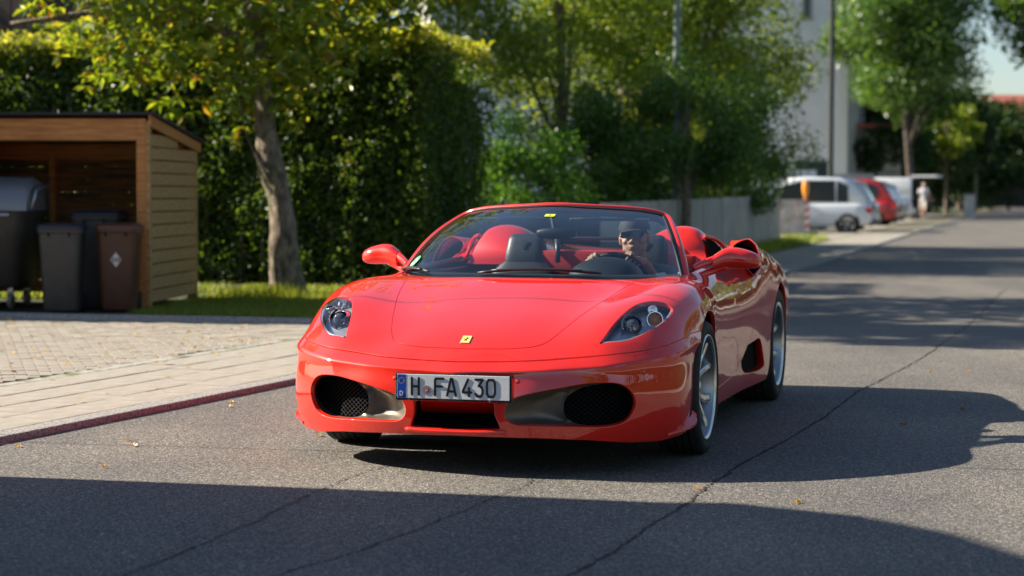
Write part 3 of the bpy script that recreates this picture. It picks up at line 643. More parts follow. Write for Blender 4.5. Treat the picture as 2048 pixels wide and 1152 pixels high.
# ---- door mirrors
for s in (1, -1):
    ctr = [(.80, .862, .056, .030, -.715), (.855, .890, .062, .044, -.735), (.905, .912, .066, .053, -.76), (.96, .915, .066, .054, -.78), (1.02, .908, .062, .048, -.79), (1.062, .902, .050, .036, -.80), (1.078, .900, .030, .022, -.80)]
    V = []; nseg = 28
    ctr = ctr[1:]
    tt = spl([(y, z, a, b, x) for y, z, a, b, x in ctr], 22)
    for y, z, a, b, x in tt:
        for k in range(nseg):
            g = 2 * PI * k / nseg; V.append((x + a * math.copysign(abs(math.cos(g)) ** .8, math.cos(g)) * (1 if math.cos(g) > 0 else .75), y * s, z + b * math.copysign(abs(math.sin(g)) ** .9, math.sin(g)) - .004 * (y - .9)))
    m_ = MB(); n = len(tt); m_.add(V, [[i * nseg + k, i * nseg + (k + 1) % nseg, (i + 1) * nseg + (k + 1) % nseg, (i + 1) * nseg + k] for i in range(n - 1) for k in range(nseg)] + [list(range(nseg))[::-1], [(n - 1) * nseg + k for k in range(nseg)]])
    mr = m_.build('door_mirror', paint, car, angle=50)
    up = spl([(-.60, .765, .866), (-.65, .80, .884), (-.70, .845, .902), (-.735, .90, .915)], 14)
    lo_ = spl([(-.64, .775, .822), (-.68, .81, .834), (-.72, .85, .852), (-.745, .91, .878)], 14)
    MB().tube([(x, y * s, z) for x, y, z in up], list(np.linspace(.014, .026, 14)), 12).build('mirror_arm', paint, mr, smooth=True)
    MB().tube([(x, y * s, z) for x, y, z in lo_], list(np.linspace(.016, .024, 14)), 12).build('mirror_arm', paint, mr, smooth=True)
    MB().box(-.842, -.838, min(s * .90, s * 1.05), max(s * .90, s * 1.05), .875, .940, b=.002).build('mirror_glass', M_chrome, mr)
# ---- wheels
M_rimd = mat('rim_barrel', (.42, .42, .43), .35, .95)
def make_wheel(xc, zc, s, Rt, wt):
    """wheel at car side s; tyre radius Rt, width wt; axis along y"""
    yc = s * (.952 - wt / 2)
    w = empty('wheel'); w.parent = car; w.location = (xc, yc, zc)
    Ml = Matrix.Rotation(-PI / 2 * s, 4, 'X')   # local z -> outward
    h = wt / 2; rs = .2565
    prof = [(rs - .004, -h * .80), (rs + .012, -h * .93), (Rt - .035, -h), (Rt - .012, -h * .93), (Rt - .002, -h * .80), (Rt, -h * .4), (Rt, 0), (Rt, h * .4), (Rt - .002, h * .80), (Rt - .012, h * .93), (Rt - .035, h), (rs + .022, h * .985), (rs + .010, h * .95), (rs - .002, h * .86), (rs - .006, h * .5)]
    MB().lathe(prof, 72, Ml).build('tyre', M_rubber, w, angle=40)
    tr = MB()
    for g in (-h * .45, -h * .12, h * .2, h * .5): tr.lathe([(Rt + .0006, g - .004), (Rt + .0006, g + .004)], 60, Ml)
    tr.build('tread_groove', M_void, w)
    rim = MB()
    rim.lathe([(rs - .001, h * .90), (rs - .004, h * .955), (rs - .010, h * .94), (rs - .016, h * .84), (rs - .026, h * .35), (rs - .032, -h * .75)], 72, Ml)
    rim_o = rim.build('rim', M_rimd, w, angle=50)
    MB().lathe([(rs - .001, h * .90), (rs - .004, h * .957), (rs - .010, h * .945), (rs - .017, h * .86)], 72, Ml).build('rim_lip', M_silver, rim_o, smooth=True)
    sp = MB(); zf = h * .62
    for k in range(5):
        for e in (-1, 1):
            a0 = 2 * PI * k / 5 + e * .13; a1 = 2 * PI * k / 5 + e * .31
            n = 12; v = []
            for i in range(n):
                t = i / (n - 1); r = .040 + (rs - .018 - .040) * t; a = a0 + (a1 - a0) * (t ** 1.4); z = zf + (-.016 + .030 * t - .012 * math.sin(PI * t)) ; hwid = .0205 - .0060 * math.sin(PI * min(1, t * 1.05)) + .004 * max(0, t - .8) / .2
                c = Vector((r * math.cos(a), r * math.sin(a), z)); tn = Vector((-math.sin(a), math.cos(a), 0))
                for (o_, d_) in ((-1, -.030), (-1, -.005), (-.65, 0), (.65, 0), (1, -.005), (1, -.030)): v.append(c + tn * hwid * o_ + Vector((0, 0, d_)))
            f = [[i * 6 + q, i * 6 + q + 1, (i + 1) * 6 + q + 1, (i + 1) * 6 + q] for i in range(n - 1) for q in range(5)]
            sb = MB(); sb.add([Ml @ p for p in v], f); so = sb.build('spoke', M_silver, rim_o, angle=35)
    hb = MB(); hb.lathe([(.0005, zf - .002), (.026, zf - .003), (.030, zf - .008), (.034, zf - .012), (.062, zf - .018), (.070, zf - .03), (.072, zf - .06)], 40, Ml); hb.build('hub', M_silver, rim_o, angle=35)
    MB().lathe([(.0005, zf + .001), (.024, zf - .0005), (.0265, zf - .004)], 32, Ml).build('centre_cap', M_silver, rim_o, smooth=True)
    bl = MB()
    for k in range(5):
        a = 2 * PI * (k + .5) / 5; bl.lathe([(.0005, zf - .004), (.008, zf - .005), (.009, zf - .022)], 8, Ml @ Matrix.Translation((.050 * math.cos(a), .050 * math.sin(a), 0)))
    bl.build('wheel_bolt', M_disc, rim_o)
    MB().lathe([(.06, h * .02), (.165, h * .02), (.165, h * .02 - .03), (.06, h * .02 - .03)], 48, Ml, close=True).build('brake_disc', M_disc, w, angle=40)
    cal = MB(); aa2 = np.linspace(-.5, .5, 8) + (PI if xc == 0 else 0)
    inner = [(.105 * math.cos(a), .105 * math.sin(a)) for a in aa2]; outer = [(.185 * math.cos(a), .185 * math.sin(a)) for a in aa2[::-1]]
    cal.prism(inner + outer, h * .02 - .045, h * .02 + .03, Ml); cal.build('brake_caliper', mat('caliper_grey', (.10, .10, .11), .4, .3), w)
    MB().lathe([(.0005, -h * .2), (rs - .03, -h * .2)], 40, Ml).build('back_plate', M_void, w)
    return w
for xc, zc, Rt, wt in ((0, .318, .320, .225), (-2.6, .338, .341, .285)):
    for s in (1, -1): make_wheel(xc, zc, s, Rt, wt)
# ---- side intake scoops behind the doors, and the shoulder scoops on the haunches
for s in (1, -1):
    o = np.array([on_body(x, .93 * s, z) for x, z in SIP]); cen = o.mean(0); rings = [o * [1, 1, 1]]
    for t, sc in ((.25, .96), (.6, .86), (1, .72)): 
        r = cen + (o - cen) * sc; r[:, 1] = o[:, 1] - s * .11 * t; r[:, 0] -= .10 * t; rings.append(r)
    V = np.vstack(rings); n = len(o)
    mesh_np('side_intake', V, np.array([[i * n + k, i * n + (k + 1) % n, (i + 1) * n + (k + 1) % n, (i + 1) * n + k] for i in range(3) for k in range(n)]), paint, car)
    MB().add(list(rings[1] * .7 + rings[2] * .3 - [0, s * .002, 0]), [list(range(n))]).build('intake_cavity', M_void, car)
SC_OUT = [(-1.76,.792,.951),(-1.77,.828,.978),(-1.77,.876,.990),(-1.75,.911,.972),(-1.73,.934,.938),(-1.70,.953,.888),(-1.67,.962,.838),(-1.64,.950,.812),(-1.62,.930,.790),(-1.635,.895,.822),(-1.67,.835,.862),(-1.71,.795,.905)]
for s in (1, -1):
    lo = spl(SC_OUT, 60, True); cen = lo.mean(0); rings = []
    for dx, sc in ((-.10, .86), (-.03, .90), (.0, .945), (.006, .985), (-.002, 1.015), (-.03, 1.03)):
        r = cen + (lo - cen) * sc; r[:, 0] = lo[:, 0] + dx; rings.append(r)
    # blend backwards on to the haunch
    last = rings[-1]
    for t in (.15, .3, .45, .6, .75, .9, 1.0):
        r = last.copy(); r[:, 0] -= .55 * t
        tgt = np.array([on_body(p[0], p[1], p[2]) for p in r]); n_ = np.array([body_n(*p) for p in tgt]); w_ = (1 - sst(np.array([t]))[0]); 
        out_ = np.maximum((r - tgt) @ np.ones(3) * 0, ((r - tgt) * n_).sum(1)); r = tgt + n_ * (np.clip(out_, -.03, .05) * w_ - .006 * t)[:, None]; rings.append(r)
    Vd = np.vstack(rings[:3]) * [1, s, 1]; n = len(lo)
    mesh_np('scoop_throat', Vd, np.array([[i * n + k, i * n + (k + 1) % n, (i + 1) * n + (k + 1) % n, (i + 1) * n + k] for i in range(2) for k in range(n)]), M_void, car)
    V = np.vstack(rings[2:]) * [1, s, 1]; m_ = len(rings) - 2
    mesh_np('shoulder_scoop', V, np.array([[i * n + k, i * n + (k + 1) % n, (i + 1) * n + (k + 1) % n, (i + 1) * n + k] for i in range(m_ - 1) for k in range(n)]), paint, car)
    MB().add([Vector(p) for p in (rings[0] * [1, s, 1])], [list(range(n))]).build('scoop_cavity', M_void, car)
# ---- headrest fairings: cross sections that sink into the rear deck
for s in (1, -1):
    secs = []; xs_ = [-1.50, -1.56, -1.64, -1.74, -1.9, -2.1, -2.35, -2.6, -2.85]
    pf = [(.18, .84), (.24, .90), (.31, .965), (.38, 1.025), (.46, 1.058), (.54, 1.064), (.61, 1.042), (.655, .995), (.685, .94), (.705, .885), (.72, .84)]
    pf = spl(pf, 36)
    for x in xs_:
        t = min(max((x + 1.60) / (-2.85 + 1.60), 0), 1); h_ = 1 - t ** 1.25; pts = []
        bl_ = {0: (.90, .02), 1: (.985, .004), 2: (1.0, 0)}.get(xs_.index(x), (1, 0))
        for y, z in pf:
            lean = max(0, (z - .84)) * .42 if xs_.index(x) < 3 else max(0, (z - .84)) * .42 * max(0, 1 - (xs_.index(x) - 2) / 3)
            yy = .48 + (y - .48) * (bl_[0]) * (1 - .12 * t); zz = .84 + (z - .84) * h_ * bl_[0] + .04 * t; pts.append((x - lean, yy * s, zz))
        secs.append(pts)
    V = np.array(secs).reshape(-1, 3); n = 36; m_ = len(secs)
    F = [[i * n + k, i * n + k + 1, (i + 1) * n + k + 1, (i + 1) * n + k] for i in range(m_ - 1) for k in range(n - 1)]
    F0 = [list(range(n))]
    b_ = MB(); b_.add(list(V), F + F0); fo = b_.build('headrest_fairing', paint, car, angle=60)
    # dark cheek opening on the outer flank and its red surround
    ch = [(-1.60, .660, 1.000), (-1.66, .700, .975), (-1.70, .735, .93), (-1.62, .722, .885), (-1.50, .712, .872), (-1.545, .690, .93)]
    chs = spl(ch, 30, True); cc_ = chs.mean(0); MB().add([Vector((x, y * s, z)) for x, y, z in chs], [list(range(30))]).build('fairing_vent', M_void, fo)
    MB().tube([(x, y * s, z) for x, y, z in spl([(-1.60, .655, 1.004), (-1.69, .71, .985), (-1.74, .752, .93), (-1.68, .757, .87)], 16)], .012, 8).build('vent_surround', paint, fo, smooth=True)
# ---- cabin
tub = MB(); tub.box(-1.55, -.35, -.72, .72, .20, .24); tub.box(-.42, -.38, -.70, .70, .2, .78); tub.box(-1.58, -.3, -.77, -.73, .2, .80); tub.box(-1.58, -.3, .73, .77, .2, .80); tub.build('cabin_tub', M_void, car)
bh = MB(); bh.box(-1.60, -1.52, -.745, .745, .22, .80); bh.build('rear_bulkhead', M_leather, car)
bp = MB(); bp.box(-1.57, -1.48, -.30, .30, .78, .925, b=.022); bp.build('bulkhead_pad', M_redlea, car, angle=40)
bp = MB(); bp.box(-1.60, -1.50, -.26, .62, .72, .905, b=.02); bp.build('bulkhead_trim', M_redlea, car, angle=40)
dk = MB(); dk.box(-2.0, -1.62, -.62, .62, .86, .885, b=.01); dk.build('tonneau', paint, car, angle=40)
# rear window between the fairings
rw = MB(); rw.box(-1.80, -1.785, -.245, .245, .90, .965); rw.build('rear_window', thin_glass('rear_glass', (.6, .66, .68), 1.5), car)
MB().tube([(-1.79, -.25, .90), (-1.80, -.245, .97), (-1.80, -.2, .985), (-1.80, .2, .985), (-1.80, .245, .97), (-1.79, .25, .90)], .011, 8).build('rear_window_frame', M_black, car, smooth=True)
for y in (-.02 - .13, .30 - .02):
    MB().tube([(-1.44, y, .86), (-1.50, y - .018, 1.00)], .016, 8).build('belt_guide', M_leather, car, smooth=True)
# dashboard, instrument hood, steering wheel
P_ = []
for i, (dx, z0) in enumerate(((-.02, .822), (-.10, .835), (-.22, .842), (-.34, .838), (-.42, .80), (-.44, .70))):
    for t in np.linspace(-1, 1, 41):
        b = bot[int((t + 1) / 2 * (nt_ - 1))]; P_.append((min(b[0], .02) * .9 + dx * (1 - .15 * t * t) - (.0 if i else .0), b[1] * .97, z0 - .006 * t * t))
mesh_np('dashboard', np.array(P_), np.array([[i * 41 + j, i * 41 + j + 1, (i + 1) * 41 + j + 1, (i + 1) * 41 + j] for i in range(5) for j in range(40)]), M_leather, car)
P_ = []
for x, sc in ((-.34, .25), (-.38, .80), (-.44, .97), (-.55, 1.0), (-.575, .97)):
    for a in np.linspace(0, PI, 25): P_.append((x, .333 - .190 * math.cos(a) * (.5 + .5 * sc), .808 + (.113 * sc) * math.sin(a)))
bn_ = MB(); bn_.add(P_, [[i * 25 + j, i * 25 + j + 1, (i + 1) * 25 + j + 1, (i + 1) * 25 + j] for i in range(4) for j in range(24)] + [list(range(100, 125))]); bn_.build('instrument_hood', M_leather, car, smooth=True)
swc = Vector((-.70, .345, .768)); swM = Matrix.Translation(swc) @ Matrix.Rotation(math.radians(-66), 4, 'Y')
sw = MB(); ring = [swM @ Vector((.178 * math.cos(a), .178 * math.sin(a), 0)) for a in np.linspace(0, 2 * PI, 40, endpoint=False)]
sw.tube(ring, .0145, 10, closed=True); swo = sw.build('steering_wheel', M_leather, car, smooth=True)
sb = MB(); sb.lathe([(.0005, .02), (.05, .015), (.065, -.01), (.06, -.03)], 24, swM)
for a in (0, PI, -PI / 2): sb.tube([swM @ Vector((.05 * math.cos(a + PI / 2), .05 * math.sin(a + PI / 2), -.005)), swM @ Vector((.175 * math.cos(a + PI / 2), .175 * math.sin(a + PI / 2), 0))], .012, 8)
sb.tube([swM @ Vector((0, 0, 0)), swM @ Vector((0, 0, -.3))], .03, 10); sb.build('wheel_boss', M_black, swo, smooth=True)
# seats
def pad(mb, x0, x1, y0, y1, z0, z1, M, b=.035): mb.box(x0, x1, y0, y1, z0, z1, M, b=b)
for yc in (-.355, .345):
    st_ = empty('seat', (-1.2, yc, .305)); st_.parent = car; T = Matrix.Identity(4); R_ = Matrix.Rotation(math.radians(-16), 4, 'Y')
    q = MB(); pad(q, -.25, .30, -.25, .25, .02, .16, T, .05); q.build('cushion', M_leather, st_, angle=60)
    # backrest: tapered shell narrowing to the headrest
    Vb = []; lv = [(.10, .25, .09), (.25, .255, .095), (.40, .25, .09), (.50, .225, .085), (.56, .18, .075), (.60, .145, .068)]
    for z, hw_, th in lv:
        for a in np.linspace(0, 2 * PI, 28, endpoint=False):
            Vb.append(R_ @ Vector((-.16 + th * math.copysign(abs(math.cos(a)) ** .55, math.cos(a)), hw_ * math.copysign(abs(math.sin(a)) ** .55, math.sin(a)), z)))
    n = 28; b_ = MB(); b_.add(Vb, [[i * n + k, i * n + (k + 1) % n, (i + 1) * n + (k + 1) % n, (i + 1) * n + k] for i in range(5) for k in range(n)] + [list(range(5 * n, 6 * n))]); b_.build('backrest', M_leather, st_, angle=60)
    Vb = []; lv = [(.555, .105, .045), (.57, .118, .055), (.66, .116, .058), (.74, .106, .052), (.765, .096, .042), (.775, .080, .025)]
    for z, hw_, th in lv:
        for a in np.linspace(0, 2 * PI, 28, endpoint=False):
            Vb.append(R_ @ Vector((-.150 + th * math.copysign(abs(math.cos(a)) ** .5, math.cos(a)), hw_ * math.copysign(abs(math.sin(a)) ** .5, math.sin(a)), z)))
    b_ = MB(); b_.add(Vb, [[i * n + k, i * n + (k + 1) % n, (i + 1) * n + (k + 1) % n, (i + 1) * n + k] for i in range(5) for k in range(n)] + [list(range(n))[::-1], list(range(5 * n, 6 * n))]); hr = b_.build('headrest', M_leather, st_, angle=60)
    hm = R_ @ Vector((-.090, 0, .70)); HM = Matrix.Translation(hm) @ R_ @ Matrix(((0, 0, 1, 0), (1, 0, 0, 0), (0, 1, 0, 0), (0, 0, 0, 1)))
    MB().prism([(x * .020, y * .028) for x, y in HORSE], -.002, .0012, HM).build('horse_emblem', M_leather, hr)
# rear-view mirror
rm = MB(); Vb = []
for t in np.linspace(-1, 1, 15):
    hh_ = .030 * (1 - abs(t) ** 3 * .45)
    for a in np.linspace(0, 2 * PI, 14, endpoint=False): Vb.append((-.66 + .018 * math.cos(a) - .02 * t * t, .028 + .105 * t, 1.037 + hh_ * math.copysign(abs(math.sin(a)) ** .7, math.sin(a))))
rm.add(Vb, [[i * 14 + k, i * 14 + (k + 1) % 14, (i + 1) * 14 + (k + 1) % 14, (i + 1) * 14 + k] for i in range(14) for k in range(14)] + [list(range(14))[::-1], list(range(196, 210))]); rm.build('rear_view_mirror', M_black, car, smooth=True)
MB().tube([(-.665, .02, 1.06), (-.69, .0, 1.135)], .014, 8).build('mirror_stalk', M_black, car)
# sun visors behind the header and the door-top trims
for y0, y1 in ((.06, .50), (-.50, -.06)):
    q = MB(); q.box(-.93, -.83, y0, y1, 1.10, 1.116, b=.006); q.build('sun_visor', mat('visor_cloth', (.035, .037, .04), .7), car)
for s in (1, -1):
    MB().tube([(-.52, s * .715, .835), (-.8, s * .745, .845), (-1.1, s * .75, .852), (-1.5, s * .735, .868)], .018, 8).build('door_top_trim', M_black, car, smooth=True)
    q = MB(); q.box(-1.5, -.55, s * .70 - .015, s * .70 + .015, .40, .83, b=.008); q.build('door_card', M_redlea if 0 else M_leather, car, angle=40)
# ================================================================= GROUND
def leafmat(name, cols, trans=.45, gloss=.05, pos=None, rough=.4):
    m = bpy.data.materials.new(name); m.use_nodes = True; t = m.node_tree; t.nodes.clear(); L = t.links
    o = t.nodes.new('ShaderNodeOutputMaterial'); at = t.nodes.new('ShaderNodeAttribute'); at.attribute_name = 'rnd'
    rp = t.nodes.new('ShaderNodeValToRGB'); rp.color_ramp.interpolation = 'LINEAR'; k = len(cols)
    while len(rp.color_ramp.elements) < k: rp.color_ramp.elements.new(.5)
    for i, c in enumerate(cols): rp.color_ramp.elements[i].position = (pos[i] if pos else i / (k - 1)); rp.color_ramp.elements[i].color = (*c, 1)
    L.new(at.outputs['Fac'], rp.inputs[0])
    d = t.nodes.new('ShaderNodeBsdfDiffuse'); tr = t.nodes.new('ShaderNodeBsdfTranslucent'); mx = t.nodes.new('ShaderNodeMixShader'); gl = t.nodes.new('ShaderNodeBsdfGlossy'); m2 = t.nodes.new('ShaderNodeMixShader')
    g = t.nodes.new('ShaderNodeGamma'); g.inputs[1].default_value = .8; L.new(rp.outputs[0], g.inputs[0])
    mul = t.nodes.new('ShaderNodeMixRGB'); mul.blend_type = 'MULTIPLY'; mul.inputs[0].default_value = 1; mul.inputs[2].default_value = (1.15, 1.0, .45, 1); L.new(g.outputs[0], mul.inputs[1])
    L.new(rp.outputs[0], d.inputs[0]); L.new(mul.outputs[0], tr.inputs[0]); gl.inputs['Roughness'].default_value = rough; mx.inputs[0].default_value = trans
    L.new(d.outputs[0], mx.inputs[1]); L.new(tr.outputs[0], mx.inputs[2]); m2.inputs[0].default_value = gloss; L.new(mx.outputs[0], m2.inputs[1]); L.new(gl.outputs[0], m2.inputs[2]); L.new(m2.outputs[0], o.inputs[0])
    return m
def leaves(name, P, size, m, parent=None, aspect=.5, up=.3, droop=0., rng=None, sizevar=.35, outn=None, dirs=None):
    """one leaf-shaped folded blade per point"""
    rng = rng or RNG; n = len(P); s = size * (1 + sizevar * rng.uniform(-1, 1, n))
    nr = rng.normal(size=(n, 3)); nr[:, 2] += up * 2
    if outn is not None: nr += outn * 1.6
    nr /= np.linalg.norm(nr, axis=1, keepdims=True)
    d = rng.normal(size=(n, 3)) if dirs is None else dirs + rng.normal(size=(n, 3)) * .25
    d[:, 2] -= droop * 2; d -= nr * (d * nr).sum(1, keepdims=True); d /= np.linalg.norm(d, axis=1, keepdims=True); w = np.cross(nr, d)
    V = np.empty((n, 4, 3)); h = s[:, None]; V[:, 0] = P; V[:, 1] = P + d * h * .5 + w * h * aspect * .5 + nr * h * .10; V[:, 2] = P + d * h; V[:, 3] = P + d * h * .5 - w * h * aspect * .5 + nr * h * .10
    F = (np.arange(n)[:, None] * 4 + np.array([0, 1, 2, 3])).astype(int)
    o = mesh_np(name, V.reshape(-1, 3), F, m, parent, smooth=False)
    a = o.data.attributes.new('rnd', 'FLOAT', 'FACE'); r = rng.uniform(0, 1, n)
    a.data.foreach_set('value', r.astype(np.float32)) if len(o.data.polygons) == n else None
    return o
K_ = spl([(-9.5, -10), (-6.1, -.3), (-4.3, 4.8), (-2.53, 9.87), (-1.41, 13.03), (.86, 19.8), (4.21, 30.95), (8.16, 45.76), (13.87, 67.5), (17.7, 82), (31, 131), (64, 250)], 1200)
_ds = np.r_[0, np.cumsum(np.linalg.norm(np.diff(K_, axis=0), axis=1))]; _s0 = np.interp(9.87, K_[:, 1], _ds)
_tg = np.gradient(K_, axis=0); _tg /= np.linalg.norm(_tg, axis=1, keepdims=True)
def road_pt(s, t):
    """s metres along the left kerb (0 at the near kerb point), t metres to its left"""
    s = np.asarray(s, float) + _s0; x = np.interp(s, _ds, K_[:, 0]); y = np.interp(s, _ds, K_[:, 1]); tx = np.interp(s, _ds, _tg[:, 0]); ty = np.interp(s, _ds, _tg[:, 1])
    return np.stack([x - ty * t, y + tx * t], -1)
def strip(name, s, t0, t1, z, m, kind='structure', ncross=2, zc=None):
    s = np.asarray(s, float); ts = np.linspace(t0, t1, ncross); V = []
    for t in ts: p = road_pt(s, t); V.append(np.c_[p, np.full(len(p), z)])
    V = np.vstack(V); n = len(s); F = np.array([[q * n + i, (q + 1) * n + i, (q + 1) * n + i + 1, q * n + i + 1] for q in range(ncross - 1) for i in range(n - 1)])
    o = mesh_np(name, V, F, m, smooth=False)
    if kind: o['kind'] = kind
    return o
# asphalt: fine chippings, binder, faint wheel-track blotches
M_asph = mat('asphalt', (.1, .1, .1), .78, spec=.35)
def asphalt(m):
    L = m.node_tree.links; b = m.node_tree.nodes['Principled BSDF']; tc = N(m, 'ShaderNodeTexCoord')
    v = N(m, 'ShaderNodeTexVoronoi'); v.inputs['Scale'].default_value = 150; v.inputs['Randomness'].default_value = 1; L.new(tc.outputs['Object'], v.inputs['Vector'])
    r = N(m, 'ShaderNodeValToRGB'); L.new(v.outputs['Color'], r.inputs[0])
    e = r.color_ramp.elements; e[0].position = .0; e[0].color = (.028, .027, .026, 1); e[1].position = 1; e[1].color = (.62, .57, .50, 1)
    q = e.new(.55); q.color = (.130, .122, .114, 1); q = e.new(.85); q.color = (.28, .26, .235, 1)
    n = N(m, 'ShaderNodeTexNoise'); n.inputs['Scale'].default_value = .8; n.inputs['Detail'].default_value = 7; L.new(tc.outputs['Object'], n.inputs['Vector'])
    r2 = N(m, 'ShaderNodeValToRGB'); L.new(n.outputs['Fac'], r2.inputs[0]); r2.color_ramp.elements[0].position = .3; r2.color_ramp.elements[0].color = (.80, .80, .82, 1); r2.color_ramp.elements[1].position = .7; r2.color_ramp.elements[1].color = (1.12, 1.10, 1.06, 1)
    mx = N(m, 'ShaderNodeMixRGB', blend_type='MULTIPLY'); mx.inputs[0].default_value = 1; L.new(r.outputs[0], mx.inputs[1]); L.new(r2.outputs[0], mx.inputs[2])
    n3 = N(m, 'ShaderNodeTexNoise'); n3.inputs['Scale'].default_value = 45; n3.inputs['Detail'].default_value = 3; L.new(tc.outputs['Object'], n3.inputs['Vector'])
    r3 = N(m, 'ShaderNodeValToRGB'); L.new(n3.outputs['Fac'], r3.inputs[0]); r3.color_ramp.elements[0].position = .35; r3.color_ramp.elements[0].color = (.74, .74, .75, 1); r3.color_ramp.elements[1].position = .65; r3.color_ramp.elements[1].color = (1.24, 1.23, 1.20, 1)
    m4 = N(m, 'ShaderNodeMixRGB', blend_type='MULTIPLY'); m4.inputs[0].default_value = 1; L.new(mx.outputs[0], m4.inputs[1]); L.new(r3.outputs[0], m4.inputs[2]); L.new(m4.outputs[0], b.inputs['Base Color'])
    n5 = N(m, 'ShaderNodeTexNoise'); n5.inputs['Scale'].default_value = .35; n5.inputs['Detail'].default_value = 3; mp5 = N(m, 'ShaderNodeMapping'); mp5.inputs['Rotation'].default_value = (0, 0, .34); mp5.inputs['Scale'].default_value = (3.2, .35, 1); L.new(tc.outputs['Object'], mp5.inputs[0]); L.new(mp5.outputs[0], n5.inputs['Vector'])
    r5 = N(m, 'ShaderNodeValToRGB'); L.new(n5.outputs['Fac'], r5.inputs[0]); r5.color_ramp.elements[0].position = .38; r5.color_ramp.elements[0].color = (.84, .85, .87, 1); r5.color_ramp.elements[1].position = .62; r5.color_ramp.elements[1].color = (1.08, 1.07, 1.05, 1)
    m6 = N(m, 'ShaderNodeMixRGB', blend_type='MULTIPLY'); m6.inputs[0].default_value = 1; L.new(m4.outputs[0], m6.inputs[1]); L.new(r5.outputs[0], m6.inputs[2]); L.new(m6.outputs[0], b.inputs['Base Color'])
    bp = N(m, 'ShaderNodeBump'); bp.inputs['Strength'].default_value = .55; bp.inputs['Distance'].default_value = .004; L.new(v.outputs['Distance'], bp.inputs['Height']); L.new(bp.outputs[0], b.inputs['Normal'])
asphalt(M_asph)
M_soil = noisy(mat('soil', (.05, .04, .03), .95), (.035, .028, .018), (.07, .06, .035), 6, bump=.4)
M_grassg = noisy(mat('lawn_ground', (.04, .06, .02), .95), (.022, .034, .010), (.05, .065, .02), 3, bump=.4, c3=(.08, .06, .03), scale3=1.1)
g_ = mesh_np('ground', np.array([(-400, -200, -.02), (500, -200, -.02), (500, 900, -.02), (-400, 900, -.02)]), np.array([[0, 1, 2, 3]]), M_grassg, smooth=False); g_['kind'] = 'structure'
ss = np.linspace(-18, 240, 260)
road = strip('road', ss, -8.2, 0.02, 0.0, M_asph, ncross=2)
M_pv = noisy(mat('pavement_sand', (.2, .17, .13), .95), (.12, .115, .06), (.20, .175, .13), 14, bump=.5)
base = strip('pavement', ss, .13, 1.52, .016, M_pv)
strip('forecourt', np.linspace(30, 112, 60), 1.53, 11.5, .030, noisy(mat('forecourt_paving', (.3, .27, .22), .9), (.24, .21, .16), (.34, .31, .25), 3, bump=.3, c3=(.10, .13, .04), scale3=1.5, lo3=.6, hi3=.72))
strip('far_pavement', ss, -10.2, -8.32, .10, noisy(mat('far_paving', (.3, .28, .25), .9), (.24, .22, .20), (.36, .34, .31), 4, bump=.3))
# tar seams and cracks in the asphalt: ragged strips lying in the road surface
M_tar = noisy(mat('crack_tar', (.02, .02, .02), .9), (.010, .010, .010), (.05, .048, .045), 60, bump=.4)
def crack(pts, w, seed, name='crack'):
    rg = np.random.default_rng(seed); P = spl(np.array(pts, float), max(60, int(14 * len(pts) * 4))); n = len(P)
    t = np.gradient(P, axis=0); t /= np.linalg.norm(t, axis=1, keepdims=True); nn = np.stack([-t[:, 1], t[:, 0]], 1)
    wob = np.cumsum(rg.normal(size=n)) * .0035; wob -= np.linspace(wob[0], wob[-1], n); P = P + nn * (wob + rg.normal(size=n) * .0035)[:, None]
    ww = w * (.35 + rg.uniform(0, 1, n) ** 1.5)
    V = np.vstack([np.c_[P + nn * ww[:, None], np.full(n, .004)], np.c_[P - nn * ww[:, None], np.full(n, .004)]])
    return mesh_np(name, V, np.array([[i, i + 1, n + i + 1, n + i] for i in range(n - 1)]), M_tar, road, smooth=False)
crack([(-.55, 4.8), (.19, 6.52), (.55, 7.6), (.86, 8.65), (1.5, 10.6), (2.15, 12.72), (3.3, 16.0), (4.75, 20.6), (6.4, 26.02)], .0065, 1)
crack([(-1.95, 4.5), (-1.22, 6.54), (-.70, 8.67), (-.44, 9.4), (-.1, 10.6)], .0042, 2)
crack([(-1.05, 5.9), (-.56, 6.96), (-.03, 8.32), (.22, 9.1)], .0045, 3)
crack([(2.9, 9.0), (3.3, 11.5), (4.4, 15.0), (5.6, 18.6), (7.6, 24)], .004, 4)
# kerb stones
M_kerb = noisy(mat('granite_kerb', (.4, .39, .37), .85), (.14, .135, .125), (.44, .42, .39), 70, bump=.8, bscale=60, c3=(.07, .07, .065), scale3=75, lo3=.55, hi3=.66)
kerb = empty('kerb', (-2.53, 9.87, 0), 0, 'granite kerb edging the paved driveway along the road', 'kerb')
def kstone(s, L, t0, t1, z0, z1, m, parent, name, me=None):
    a = road_pt(s, (t0 + t1) / 2); b = road_pt(s + L, (t0 + t1) / 2); an = math.atan2(b[1] - a[1], b[0] - a[0])
    if me is None:
        q = MB(); q.box(.004, L - .004, -(t1 - t0) / 2, (t1 - t0) / 2, z0, z1, b=.010); o = q.build(name, m); me = o.data
    else: o = bpy.data.objects.new(name, me); C.objects.link(o)
    o.parent = parent; pl_ = parent.location if parent else Vector((0, 0, 0)); o.location = (a[0] - pl_.x, a[1] - pl_.y, 0); o.rotation_euler = (0, 0, an); return me
km = None
for k in range(-7, 95): km = kstone(k * 1.0, 1.0, 0, .15, -.05, .036, M_kerb, kerb, 'kerb_stone', km)
kerb2 = empty('kerb', (6, 9, 0), 0, 'concrete kerb on the opposite side of the road', 'kerb'); km = None
for k in range(-9, 40): km = kstone(k * 2.0, 2.0, -8.32, -8.18, -.05, .11, M_kerb, kerb2, 'kerb_stone', km)
